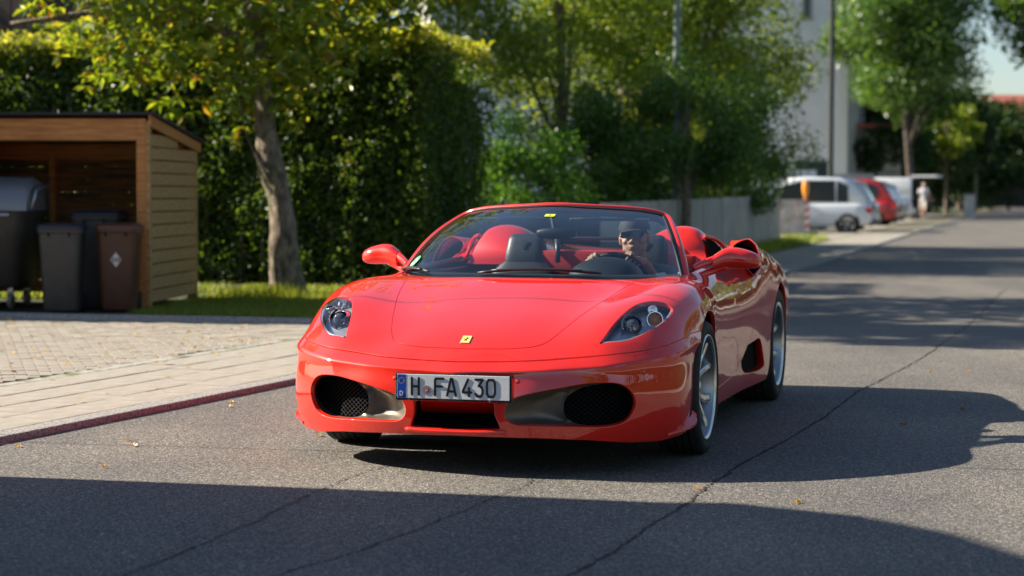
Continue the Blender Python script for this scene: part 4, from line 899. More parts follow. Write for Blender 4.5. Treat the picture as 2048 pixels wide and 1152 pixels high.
# slabs of the pavement strip (each its own stone) and the block paving of the driveway
M_slab = noisy(mat('paving_slab', (.5, .46, .40), .88), (.27, .243, .203), (.345, .312, .265), 7, bump=.25, bscale=160, c3=(.22, .20, .15), scale3=2.2, lo3=.55, hi3=.75)
M_block = noisy(mat('paving_block', (.5, .46, .40), .88), (.265, .236, .198), (.345, .308, .258), 5, bump=.25, bscale=160, c3=(.22, .20, .14), scale3=1.6, lo3=.5, hi3=.75)
def stone_mesh(w, l, name, m):
    q = MB(); q.box(-w / 2, w / 2, -l / 2, l / 2, -.03, 0, b=.003); o = q.build(name, m); me = o.data; bpy.data.objects.remove(o); return me
rg = random.Random(3); rw, rl = .330, .50; me = stone_mesh(rl - .013, rw - .011, 'slab', M_slab); cnt = 0; rest = MB()
for k in range(-4, 110):
    for r in range(4):
        s = (k + (.5 if r % 2 else 0)) * rl; t = .155 + (r + .5) * rw; p = road_pt(s, t); p2 = road_pt(s + .1, t); an = math.atan2(p2[1] - p[1], p2[0] - p[0])
        z = .032 + rg.uniform(-.002, .002)
        if cnt < 120 and s < 16:
            o = bpy.data.objects.new('paving_slab', me); C.objects.link(o); o.parent = base; o.location = (p[0], p[1], z); o.rotation_euler = (rg.uniform(-.004, .004), rg.uniform(-.004, .004), an + rg.uniform(-.006, .006)); cnt += 1
        else: rest.box(-rl / 2 + .004, rl / 2 - .004, -rw / 2 + .004, rw / 2 - .004, -.03, 0, Matrix.Translation((p[0], p[1], z)) @ Matrix.Rotation(an, 4, 'Z'))
rest.build('paving_slabs', M_slab, base)['kind'] = 'stuff'
# driveway
s_far = 9.35
dr = []
e0 = road_pt(-6, 1.52); e1 = road_pt(s_far, 1.52); e2 = road_pt(s_far, 12); e3 = road_pt(-6, 12)
dway = mesh_np('driveway', np.array([(*e0, .016), (*e1, .016), (*e2, .016), (*e3, .016)]), np.array([[0, 1, 2, 3]]), M_pv, smooth=False); dway['kind'] = 'structure'
bw, bl = .165, .105; dx_ = np.array([.963, .27]); dy_ = np.array([-.27, .963]); me = stone_mesh(bw - .007, bl - .007, 'block', M_block); cand = []
O_ = np.array([-3.0, 12.2])
for i in range(-75, 60):
    for j in range(-60, 110):
        p = O_ + dx_ * ((i + (.5 if j % 2 else 0)) * bw) + dy_ * (j * bl)
        # road frame coordinates (straight here)
        v = p - K_[np.argmin(((K_ - p) ** 2).sum(1))] if False else p - np.array([-2.53, 9.87]); s = v @ np.array([.334, .943]); t = v @ np.array([-.943, .334])
        if 1.60 < t < 7.5 and -3 < s < s_far - .03 and p[0] / p[1] > -.45 and p[1] > 9: cand.append((p[1] + (100 if p[0] / p[1] < -.262 else 0), p[0], p[1]))
cand.sort(); rest = MB(); anb = math.atan2(dx_[1], dx_[0])
for i, (_, x, y) in enumerate(cand):
    z = .033 + rg.uniform(-.0025, .0025)
    if i < 290:
        o = bpy.data.objects.new('paving_block', me); C.objects.link(o); o.parent = dway; o.location = (x, y, z); o.rotation_euler = (0, 0, anb + rg.uniform(-.012, .012))
    else: rest.box(-bw / 2 + .0035, bw / 2 - .0035, -bl / 2 + .0035, bl / 2 - .0035, -.02, 0, Matrix.Translation((x, y, z)) @ Matrix.Rotation(anb, 4, 'Z'))
rest.build('paving_blocks', M_block, dway)['kind'] = 'stuff'
# light concrete edging course between strip and driveway
ed = strip('edging', np.linspace(-5, s_far, 30), 1.475, 1.575, .035, noisy(mat('edging', (.5, .5, .48), .85), (.30, .30, .27), (.38, .37, .34), 9, c3=(.10, .12, .03), scale3=5, lo3=.5, hi3=.62))
# verge: grass between driveway and hedge, kerbed
def on_line(a, b, t): return a + (b - a) * t
verge = [(-12, 22.6), (-4.91, 19.35), (-1.85, 18.62), (-1.32, 19.9), (1.6, 28.0), (3.6, 35), (5.5, 42), (8.3, 52), (7.0, 54), (3, 46), (-1, 34), (-3, 30), (-12, 30)]
q = MB(); n = len(verge); q.add([(x, y, .045) for x, y in verge], [list(range(n))]); vg = q.build('verge', M_grassg); vg['kind'] = 'structure'
q = MB(); q.tube([(-5.2, 19.45, .03), (-4.91, 19.30, .03), (-1.85, 18.57, .03)], .05, 8); ke = q.build('lawn_edging', M_kerb); tag(ke, 'low rounded edging between the block paving and the grass', 'edging')
# grass blades (cannot be counted)
M_grass = leafmat('grass_blades', [(.09, .16, .016), (.19, .28, .03), (.32, .37, .05)], .6, .03)
def grass(name, poly, dens, h, seed):
    rg2 = np.random.default_rng(seed); poly = np.array(poly); lo, hi = poly.min(0), poly.max(0); n = int(dens * (hi - lo).prod()); P = rg2.uniform(lo, hi, (n, 2)); P = P[sdf(P, poly) > 0]; n = len(P)
    hh = h * rg2.uniform(.5, 1.5, n); a = rg2.uniform(0, 2 * PI, n); ln = rg2.uniform(.1, .6, n) * hh; V = np.empty((n, 3, 3)); wd = np.stack([np.cos(a), np.sin(a)], 1) * .006
    V[:, 0, :2] = P - wd; V[:, 1, :2] = P + wd; V[:, 2, :2] = P + np.stack([np.cos(a * 3), np.sin(a * 3)], 1) * ln[:, None]; V[:, :2, 2] = .04; V[:, 2, 2] = .04 + hh
    o = mesh_np(name, V.reshape(-1, 3), np.arange(n * 3).reshape(-1, 3), M_grass, smooth=False); at = o.data.attributes.new('rnd', 'FLOAT', 'FACE'); at.data.foreach_set('value', rg2.uniform(0, 1, n).astype(np.float32)); return tag(o, kind='stuff')
grass('grass', [(-3.75, 19.35), (-1.9, 18.85), (-1.0, 21.5), (-.6, 24.6), (-3.3, 25.2), (-3.5, 22.6)], 2200, .055, 5)
grass('grass', [(-6.5, 22.2), (-3.9, 22.2), (-3.5, 25), (-6.5, 25)], 900, .08, 6)
grass('grass', [(2.6, 33.0), (3.7, 35.2), (5.6, 42), (8.2, 52), (7.3, 52.5), (4.4, 43), (2.2, 34)], 400, .16, 7)
tf = RNG.normal(size=(900, 2)) * [.26, .18] + [-2.72, 22.35]
V = np.empty((900, 3, 3)); V[:, 0, :2] = tf - [.008, 0]; V[:, 1, :2] = tf + [.008, 0]; V[:, 2, :2] = tf + RNG.normal(size=(900, 2)) * .08; V[:, :2, 2] = .04; V[:, 2, 2] = .06 + RNG.uniform(.03, .2, 900)
o = mesh_np('grass_tuft', V.reshape(-1, 3), np.arange(2700).reshape(-1, 3), M_grass, smooth=False); at = o.data.attributes.new('rnd', 'FLOAT', 'FACE'); at.data.foreach_set('value', RNG.uniform(.3, 1, 900).astype(np.float32)); tag(o, kind='stuff')
# fallen leaves
M_fl = leafmat('dry_leaf', [(.30, .10, .03), (.42, .22, .07), (.62, .42, .18), (.62, .40, .05)], .25, .04)
pts = []
while len(pts) < 230:
    y = 11 + 8 * RNG.random(); x = -5.2 + 4.2 * RNG.random()
    v = np.array([x, y]) - [-2.53, 9.87]; s, t = v @ [.334, .943], v @ [-.943, .334]
    if t > .15 and s < s_far and (RNG.random() < (.9 if y > 14 else .35)): pts.append((x, y, .039))
o = leaves('fallen_leaves', np.array(pts), .042, M_fl, None, .75, up=2.5); tag(o, kind='stuff')
lm = None
for k, (x, y) in enumerate([(1.15, 8.04), (2.61, 11.56), (2.12, 10.8), (-2.48, 10.18), (-1.84, 9.02), (-1.93, 10.01), (-2.4, 9.74), (-1.85, 9.79), (-1.54, 13.01), (-1.66, 11.83), (-1.63, 11.58), (2.92, 13.99), (3.19, 13.99), (.79, 8.41), (-.98, 10.21)]):
    a = np.linspace(0, 2 * PI, 9, endpoint=False); r = [.020, .013, .024, .012, .016, .011, .022, .014, .024]
    v = [(r[i] * math.cos(a[i]), r[i] * math.sin(a[i]) * .8, .004 + .009 * (i % 2) + .003 * math.sin(i * 2 + k)) for i in range(9)] + [(0, 0, .002)]
    q = MB(); q.add([(p[0] * (1.05 + .3 * math.sin(k)), p[1], p[2]) for p in v], [[i, (i + 1) % 9, 9] for i in range(9)]); o = q.build('fallen_leaf', M_fl); at = o.data.attributes.new('rnd', 'FLOAT', 'FACE'); at.data.foreach_set('value', np.full(9, [.98, .2, .3, .45, .35, .6, .6, .6, .7, .7, .6, .7, .7, .6, .6][k], np.float32))
    o.location = (x, y, .003); o.rotation_euler = (0, 0, k * 1.7)
    tag(o, {0: 'bright yellow fallen leaf on the asphalt at the edge of the foreground shadow', 1: 'fallen leaf in the right part of the shadow of the car', 2: 'brown fallen leaf in the shadow of the car near the long crack', 3: 'orange fallen leaf touching the kerb near the left picture edge', 4: 'orange fallen leaf lying alone in front of the thin cable shadow', 13: 'pale leaf caught in the long crack below the front wheel', 14: 'pale leaf beside the front tyre under the bumper corner'}.get(k, 'small dry fallen leaf lying on the asphalt'), 'leaf', 'fallen leaves scattered on the asphalt')
# ================================================================= SHED AND BINS
U2 = Vector((.334, .943, 0)); N2 = Vector((-.943, .334, 0))  # along the road / away from it
M_wood = noisy(mat('larch_boards', (.42, .20, .07), .6), (.36, .135, .032), (.60, .26, .07), 3, stretch=(1, 12, 12), detail=5, bump=.2, bscale=30)
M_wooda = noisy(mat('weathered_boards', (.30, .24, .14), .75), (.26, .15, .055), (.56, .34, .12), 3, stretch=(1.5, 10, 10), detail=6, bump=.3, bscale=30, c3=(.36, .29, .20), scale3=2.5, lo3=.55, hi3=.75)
M_wood_shaded = noisy(mat('shaded_inner_boards', (.2, .08, .025), .75), (.16, .065, .018), (.34, .14, .04), 3, stretch=(1, 12, 12), bump=.2, bscale=30, c3=(.05, .04, .032), scale3=1.3, lo3=.45, hi3=.6)  # larch darkened for the shade inside the shelter; the blotches are stains
M_felt = mat('roof_felt', (.035, .035, .038), .8)
shed = empty('bin_shelter', (-3.69, 20.25, .0), math.atan2(.08, -.997), 'open wooden bin shelter with slanting felt roof beside the hedge', 'shelter')
# local frame: x runs left along the front (N2), y = towards the viewer side... local y axis = rot90(N2) = (-.334,-.943): front is +y
D = 2.05; W_ = 3.6; H1 = 2.00; H2 = 1.80
def bx_(name, x0, x1, y0, y1, z0, z1, m, b=.004): return MB().box(x0, x1, y0, y1, z0, z1, b=b).build(name, m, shed)
bx_('corner_post', 0.0, .10, -.10, 0, .06, H1 - .02, M_wood); bx_('corner_post', 0.0, .07, -D, -D + .07, .06, H2 - .02, M_wooda)
bx_('centre_post', 1.55, 1.62, -D + .03, -D + .10, .06, 1.70, M_wood); bx_('corner_post', W_, W_ + .1, -.1, 0, .06, H1 - .02, M_wood)
bx_('fascia_beam', .10, W_, -.07, -.01, H1 - .24, H1 - .02, M_wood); bx_('rear_beam', .1, W_, -D + .03, -D + .09, H2 - .20, H2 - .03, M_wood)
bx_('corner_batten', -.035, .0, -.085, -.005, .06, H1 - .04, M_wooda); bx_('corner_batten', -.035, 0, -D, -D + .06, .06, H2 - .03, M_wooda)
def slope(y): return H2 + (H1 - H2) * (y + D) / D
nb = 14
for k in range(nb):
    z0 = .12 + k * .132; zt = z0 + .121
    ya = -.085
    if zt > H2 - .05:
        # boards under the slope get cut
        yb = -D + .06 + max(0, (zt - (H2 - .05)) / (H1 - H2)) * D
    else: yb = -D + .06
    if yb > ya - .1: continue
    q = MB(); q.box(-.024 - .008 * (k % 2), -.002, yb, ya, z0, min(zt, H1 - .06), Matrix.Rotation(0, 4, 'X'), b=.003); q.build('side_board', M_wooda, shed)
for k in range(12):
    z0 = .12 + k * .14; q = MB(); q.box(.02, W_, -D + .005 + .003 * (k % 2), -D + .028, z0, z0 + .134, b=.003); q.build('rear_board', M_wood_shaded, shed)
q = MB(); a = [(-.10, .06, H1 + .02), (W_ + .1, .06, H1 + .02), (W_ + .1, -D - .12, H2 - .01), (-.10, -D - .12, H2 - .01)]
q.add([Vector(p) for p in a] + [Vector(p) + Vector((0, 0, .022)) for p in a], [[3, 2, 1, 0], [4, 5, 6, 7], [0, 1, 5, 4], [1, 2, 6, 5], [2, 3, 7, 6], [3, 0, 4, 7]]); q.build('roof', M_felt, shed)
q = MB(); a = [(-.06, .03, H1 - .10), (-.06, -D - .06, H2 - .12), (-.06, -D - .06, H2 - .02), (-.06, .03, H1 + .01)]; b_ = [(-.036, y, z) for _, y, z in a]
q.add([Vector(p) for p in a + b_], [[0, 1, 2, 3], [7, 6, 5, 4], [0, 4, 5, 1], [1, 5, 6, 2], [2, 6, 7, 3], [3, 7, 4, 0]]); q.build('verge_board', M_wood, shed)
for k in range(4): MB().box(.25 + k * .62, .262 + k * .62, .055, .075, H1 + .03, H1 + .065).build('roof_clip', M_chrome, shed)
for k in range(5): MB().box(.1 + k * .75, .16 + k * .75, -D, -.05, H1 - .14, H1 - .04, b=.003).build('rafter', M_wood, shed)
MB().box(0.02, .08, -.075, -.025, .0, .06).build('post_foot', M_disc, shed)
M_bin = noisy(mat('bin_grey', (.085, .082, .075), .5), (.045, .043, .039), (.06, .058, .053), 8)
M_lid = mat('bin_lid_blue', (.014, .021, .034), .5); M_brown = noisy(mat('bin_brown', (.13, .055, .03), .5), (.070, .028, .015), (.09, .038, .021), 8)
M_galv = noisy(mat('galvanised', (.42, .44, .46), .4, .85), (.36, .38, .40), (.5, .52, .54), 9)
def wheelie(loc, rz, mb_, ml, label, w=.48, d=.53, h=.90):
    r = empty('wheeled_bin', loc, rz, label, 'bin', 'wheeled bins in the wooden shelter'); n = 20
    def ring(hw, hd, z): return [(hw * math.copysign(abs(math.cos(a)) ** .35, math.cos(a)), hd * math.copysign(abs(math.sin(a)) ** .35, math.sin(a)), z) for a in np.linspace(0, 2 * PI, n, endpoint=False)]
    lv = [ring(w * .39, d * .36, .02), ring(w * .40, d * .38, .05), ring(w * .49, d * .47, h - .06), ring(w * .52, d * .50, h - .05), ring(w * .52, d * .50, h - .02)]
    V = [p for l in lv for p in l]; q = MB(); q.add(V, [[i * n + k, i * n + (k + 1) % n, (i + 1) * n + (k + 1) % n, (i + 1) * n + k] for i in range(4) for k in range(n)] + [list(range(n))[::-1], list(range(4 * n, 5 * n))]); q.build('body', mb_, r, angle=50)
    lv = [ring(w * .53, d * .53, h - .02), ring(w * .53, d * .53, h + .012), ring(w * .46, d * .46, h + .035), ring(w * .30, d * .30, h + .042)]
    V = [p for l in lv for p in l]; q = MB(); q.add(V, [[i * n + k, i * n + (k + 1) % n, (i + 1) * n + (k + 1) % n, (i + 1) * n + k] for i in range(3) for k in range(n)] + [list(range(n))[::-1], list(range(3 * n, 4 * n))]); q.build('lid', ml, r, angle=50)
    MB().tube([(-w * .3, d * .56, h - .02), (w * .3, d * .56, h - .02)], .014, 8).build('handle', ml, r)
    for s in (-1, 1): MB().lathe([(.0005, -.02), (.09, -.02), (.095, 0), (.09, .02), (.0005, .02)], 20, Matrix.Translation((s * w * .40, d * .42, .095)) @ Matrix.Rotation(PI / 2, 4, 'Y')).build('wheel', M_rubber, r, angle=40)
    for s in (-1, 1): MB().tube([(s * .10, -d * .49, h - .09), (s * .10, -d * .49, h - .045)], .008, 6).build('lid_clip', M_void, r)
    return r
bz = .052; ang = math.atan2(-.08, .997)
wheelie((-4.44, 19.80, bz), ang + .16, M_bin, M_lid, 'grey wheeled bin with blue lid, foremost in the shelter', w=.43, d=.48, h=.84)
wheelie((-4.22, 20.55, bz), ang + .05, M_bin, M_lid, 'dark wheeled bin behind the grey one, against the rear boards', w=.50, h=.96)
br = wheelie((-3.92, 20.02, bz), ang + .12, M_brown, mat('bin_lid_brown', (.10, .036, .02), .45), 'brown wheeled bin with a white diamond emblem beside the corner post', w=.42, d=.46, h=.84)
DM = Matrix.Translation((.0, -.214, .52)) @ Matrix.Rotation(PI / 2 + .06, 4, 'X')
MB().prism([(0, -.075), (.055, 0), (0, .075), (-.055, 0)], 0, .003, DM).build('diamond_label', mat('label_white', (.62, .62, .60), .5), br)
dm = MB()
for x in (-.03, 0, .03): dm.prism([(x - .008, -.02), (x + .008, -.02), (x + .008, .02), (x - .008, .02)], .003, .004, DM)
dm.build('label_mark', M_brown, br)
# big wheeled container cut by the left picture edge
wc = empty('waste_container', (-5.50, 20.55, .05), ang + .05, 'large grey four-wheeled waste container with domed lid at the left end of the shelter', 'waste container')
q = MB(); n = 24
def ring2(hw, hd, z, e=.3): return [(hw * math.copysign(abs(math.cos(a)) ** e, math.cos(a)), hd * math.copysign(abs(math.sin(a)) ** e, math.sin(a)), z) for a in np.linspace(0, 2 * PI, n, endpoint=False)]
lv = [ring2(.50, .34, .20), ring2(.56, .40, .26), ring2(.64, .48, .95), ring2(.67, .50, 1.0)]; V = [p for l in lv for p in l]
q.add(V, [[i * n + k, i * n + (k + 1) % n, (i + 1) * n + (k + 1) % n, (i + 1) * n + k] for i in range(3) for k in range(n)] + [list(range(n))[::-1], list(range(3 * n, 4 * n))]); q.build('body', M_bin, wc, angle=50)
q = MB(); vv = []; 
for x in (-.66, -.60, .60, .66):
    rr = .34 if abs(x) < .63 else .29
    for a in np.linspace(0, PI, 16): vv.append((x, .47 * math.cos(a), 1.0 + rr * math.sin(a)))
q.add(vv, [[i * 16 + k, i * 16 + k + 1, (i + 1) * 16 + k + 1, (i + 1) * 16 + k] for i in range(3) for k in range(15)] + [list(range(16)), list(range(48, 64))[::-1]]); q.build('lid', mat('container_lid', (.24, .25, .26), .40, .4), wc, angle=50)
MB().tube([(.66, -.30, 1.0), (.70, -.25, 1.2), (.70, .2, 1.25), (.67, .35, 1.0)], .018, 8).build('lid_lever', M_galv, wc, smooth=True)
MB().tube([(-.5, -.52, .96), (.5, -.52, .96)], .016, 8).build('handle', M_galv, wc)
for x in (-.45, .45):
    for y in (-.30, .30):
        MB().lathe([(.0005, -.02), (.085, -.02), (.092, 0), (.085, .02), (.0005, .02)], 20, Matrix.Translation((x, y, .092)) @ Matrix.Rotation(PI / 2, 4, 'Y')).build('wheel', mat('caster', (.2, .2, .2), .5), wc, angle=40)
        MB().box(x - .03, x + .03, y - .03, y + .03, .12, .24, b=.004).build('caster_fork', M_galv, wc)
# ================================================================= HEDGE AND TREES
def surf_leaves(name, m, parent, faces, dens, size, depth, seed, aspect=.55, up=.2):
    """faces: list of (origin, edge u, edge v, outward normal)"""
    rg = np.random.default_rng(seed); P = []; O = []
    for o, u, v, nn in faces:
        o, u, v, nn = map(lambda q: np.array(q, float), (o, u, v, nn)); A = np.linalg.norm(np.cross(u, v)); n = int(A * dens); a, b = rg.random((2, n, 1))
        p = o + u * a + v * b; bump = np.array([noise.noise(Vector(q * 1.7)) for q in p]) * .14 + np.array([noise.noise(Vector(q * 5)) for q in p]) * .05
        p = p + nn * (bump - depth * rg.random(n) ** 2)[:, None]; P.append(p); O.append(np.tile(nn, (n, 1)))
    return leaves(name, np.vstack(P), size, m, parent, aspect, up=up, rng=rg, outn=np.vstack(O) * .6)
M_hedge = leafmat('hedge_leaves', [(.026, .068, .006), (.050, .118, .011), (.095, .18, .015), (.20, .26, .02)], .55, .04, [0, .45, .88, 1])
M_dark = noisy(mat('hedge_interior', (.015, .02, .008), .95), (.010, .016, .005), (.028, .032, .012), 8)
M_bark = noisy(mat('bark', (.20, .16, .12), .9), (.06, .045, .034), (.34, .27, .20), 7, stretch=(2.5, 2.5, 1), detail=9, bump=1.0, bscale=8, bdist=.05, c3=(.09, .11, .04), scale3=1.4, lo3=.5, hi3=.7)
M_bark2 = noisy(mat('dark_bark', (.07, .055, .045), .9), (.03, .025, .02), (.10, .08, .065), 6, bump=.5)
def trunk_mesh(name, pts, rad, m, parent, n=14, seed=0, rough=.10):
    rg = np.random.default_rng(seed); P = spl(np.array(pts, float), max(8, len(pts) * 5)); R = np.interp(np.linspace(0, 1, len(P)), np.linspace(0, 1, len(rad)), rad)
    q = MB(); q.tube([Vector(p) for p in P], list(R), n)
    v = []
    for i, p in enumerate(q.v):
        k = i // n if i // n < len(P) else len(P) - 1; c = P[k]; d = np.array(p) - c; f = 1 + rough * noise.noise(Vector((p[0] * 5, p[1] * 5, p[2] * 1.6))) * 2 + rough * .6 * noise.noise(Vector((p[0] * 14, p[1] * 14, p[2] * 4)))
        v.append(tuple(c + d * f))
    q.v = v; return q.build(name, m, parent, smooth=True)
# hedge: runs behind shelter and tree, then turns away along the road
ha, hb, hc = np.array([-9.5, 27.6]), np.array([-1.12, 25.4]), np.array([-.30, 28.8])
Hh = 3.22
hd = empty('hedge', (-4, 25.6, 0), 0, 'tall clipped dark green hedge behind the shelter and the tree, its top lit yellow', 'hedge')
nf = np.array([-(hb - ha)[1], (hb - ha)[0]]); nf = -nf / np.linalg.norm(nf); nf = nf if nf[1] < 0 else -nf
ns = np.array([(hc - hb)[1], -(hc - hb)[0]]); ns = ns / np.linalg.norm(ns)
inset = .38
hr = Vector(hd.location)
def hl(p): return np.array(p) - np.array(hr)
A3 = lambda p, z: (p[0], p[1], z)
back = -nf * 1.5
faces = [(hl(A3(ha, 0)), (*(hb - ha), 0), (0, 0, Hh), (*nf, 0)), (hl(A3(hb, 0)), (*(hc - hb), 0), (0, 0, Hh - .1), (*ns, 0)),
         (hl(A3(ha, Hh - .04)), (*(hb - ha), 0), (*back, 0), (0, 0, 1))]
surf_leaves('leaves', M_hedge, hd, faces, 1500, .072, .42, 11)
M_young_sunlit = leafmat('hedge_young_sunlit_leaves', [(.18, .26, .018), (.34, .40, .03), (.50, .52, .05)], .68, .05)  # young leaves, with the sunlit glow of the hedge top put into their colour
surf_leaves('young_sunlit_growth', M_young_sunlit, hd, [(hl(A3(ha, Hh - .06)), (*(hb - ha), 0), (*back, 0), (0, 0, 1)), (hl(A3(ha, Hh - .20)), (*(hb - ha), 0), (0, 0, .22), (*nf, 0)), (hl(A3(hb, Hh - .25)), (*(hc - hb), 0), (0, 0, .2), (*ns, 0))], 620, .08, .08, 12, up=.9)
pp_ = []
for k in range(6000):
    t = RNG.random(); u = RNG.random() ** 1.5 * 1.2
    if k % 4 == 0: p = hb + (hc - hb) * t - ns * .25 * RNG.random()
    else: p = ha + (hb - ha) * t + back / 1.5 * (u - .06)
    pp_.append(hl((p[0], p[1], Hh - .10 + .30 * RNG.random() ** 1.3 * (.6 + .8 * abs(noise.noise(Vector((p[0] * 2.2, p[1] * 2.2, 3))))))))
leaves('young_sunlit_growth', np.array(pp_), .085, M_young_sunlit, hd, .5, up=.5)['kind'] = 'stuff'
# inner dark body and stems
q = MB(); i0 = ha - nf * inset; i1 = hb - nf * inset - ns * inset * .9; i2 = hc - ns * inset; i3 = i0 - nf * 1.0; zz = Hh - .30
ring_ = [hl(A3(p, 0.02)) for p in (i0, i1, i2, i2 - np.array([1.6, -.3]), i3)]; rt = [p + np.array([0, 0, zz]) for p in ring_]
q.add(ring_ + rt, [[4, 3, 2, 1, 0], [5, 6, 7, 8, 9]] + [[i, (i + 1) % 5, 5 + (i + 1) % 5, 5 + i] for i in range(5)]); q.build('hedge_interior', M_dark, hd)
rg = random.Random(5)
for k in range(22):
    t = (k + rg.random() * .6) / 22; p = ha + (hb - ha) * t - nf * .20
    trunk_mesh('stem', [tuple(hl((p[0], p[1], 0))), tuple(hl((p[0] + rg.uniform(-.06, .06), p[1] + rg.uniform(-.05, .05), .8))), tuple(hl((p[0] + rg.uniform(-.15, .15), p[1], 1.8)))], [.03, .022, .012], M_bark, hd, 6, k)
# long shoots rising above the clipped top
sh = []
for k in range(60):
    t = rg.random(); p = ha + (hb - ha) * t + back * rg.random() * .8; h = rg.uniform(.12, .42)
    for j in range(9): sh.append(hl((p[0] + rg.uniform(-.03, .03), p[1] + rg.uniform(-.03, .03), Hh + h * j / 9)))
for k in range(8):   # loose shoots hanging out of the face near the right end
    t = rg.uniform(.72, .97); p = ha + (hb - ha) * t + nf * .25; z = rg.uniform(1.9, 3.0)
    for j in range(10): sh.append(hl((p[0] + .02 * j + rg.uniform(-.03, .03), p[1], z - .035 * j)))
leaves('top_shoots', np.array(sh), .085, M_young_sunlit, hd, .5, up=.6)['kind'] = 'stuff'
# horse chestnut in front of the hedge
M_chest = leafmat('chestnut_leaves', [(.06, .13, .006), (.13, .23, .010), (.24, .34, .015), (.34, .32, .02), (.34, .12, .02)], .62, .05, [0, .4, .78, .95, 1])
ct = empty('chestnut_tree', (-2.58, 23.0, 0), 0, 'old horse chestnut with leaning scarred trunk and yellowing leaves beside the shelter', 'tree')
trunk_mesh('trunk', [(.02, .0, -.05), (.0, 0, .12), (-.02, 0, .5), (-.08, 0, 1.1), (-.20, 0, 1.7), (-.30, .05, 2.4), (-.36, .05, 3.2), (-.45, .1, 4.4), (-.4, .1, 6)], [.27, .20, .165, .142, .128, .118, .112, .105, .08], M_bark, ct, 28, 4, .20)
trunk_mesh('trunk_flare', [(.17, -.05, -.03), (.10, -.02, .25), (.03, 0, .7)], [.13, .11, .06], M_bark, ct, 12, 8, .12)
trunk_mesh('sucker', [(-.13, -.12, 1.28), (-.25, -.16, 1.5), (-.42, -.2, 1.85), (-.52, -.2, 2.3)], [.016, .014, .012, .008], M_bark, ct, 6, 9, .02)
for k, (a, b, c, r) in enumerate([((-.36, .0, 2.9), (-1.4, -.3, 3.3), (-3.0, -.6, 3.1), .07), ((-.36, 0, 3.1), (.6, -.3, 3.6), (1.7, -.4, 3.7), .06), ((-.40, 0, 3.6), (-1.2, -.9, 4.2), (-2.2, -1.4, 4.0), .06), ((-.4, 0, 3.7), (.2, .9, 4.5), (.8, 1.6, 5.2), .07), ((-.3, 0, 2.45), (-.8, -.3, 2.6), (-1.3, -.5, 2.45), .03), ((-.4, 0, 4.2), (-1.8, .6, 5.4), (-3.2, 1.0, 6.0), .07), ((-.4, 0, 4.2), (1.4, .2, 5.2), (2.8, .2, 5.8), .07)]):
    trunk_mesh('limb', [a, b, c], [r, r * .7, r * .35], M_bark, ct, 8, 20 + k, .08)
rgn = np.random.default_rng(21); zl = lambda x: np.interp(x, [-6.4, -5.87, -5.4, -5.0, -4.7, -4.43, -4.15, -3.9, -3.46, -3.3, -3.0, -2.66, -2.4, -2.0, -1.7, -1.3, -.7, .2], [3.6, 3.55, 3.4, 2.95, 2.55, 2.2, 2.05, 2.35, 2.4, 2.15, 1.75, 1.65, 1.95, 2.35, 2.8, 3.1, 3.35, 3.6])
LP, LD = [], []
def palm(c, k=6):
    a0 = rgn.uniform(0, 2 * PI); d0 = rgn.normal(size=3) * .35; d0[2] -= .15
    for j in range(k):
        a = a0 + (j - (k - 1) / 2) * .62; LP.append(c); LD.append((math.cos(a) + d0[0], math.sin(a) + d0[1], -.55 + d0[2]))
cl = 0
while cl < 290:
    c = rgn.uniform([-6.4, 20.9, 1.6], [-.1, 25.1, 7.6]); q_e = ((c[0] + 3.1) / 3.4) ** 2 + ((c[1] - 23) / 2.5) ** 2 + ((c[2] - 4.6) / 3.4) ** 2
    zlow = zl(c[0]) + .1 + (.25 if c[1] > 24 else 0)
    if q_e > 1.0 or c[2] < zlow: continue
    if c[2] > zlow + 1.7 and rgn.random() < .75: continue
    if -2.6 < c[0] < -.2 and c[2] < 3.2 and rgn.random() < .62: continue
    cl += 1
    for _ in range(12):
        p = c + rgn.normal(size=3) * [.26, .26, .13]
        if p[2] > zlow - .05: palm(p)
lo_ = leaves('leaves', np.array(LP) - np.array(ct.location), .165, M_chest, ct, .42, up=.75, rng=rgn, dirs=np.array(LD), sizevar=.25)
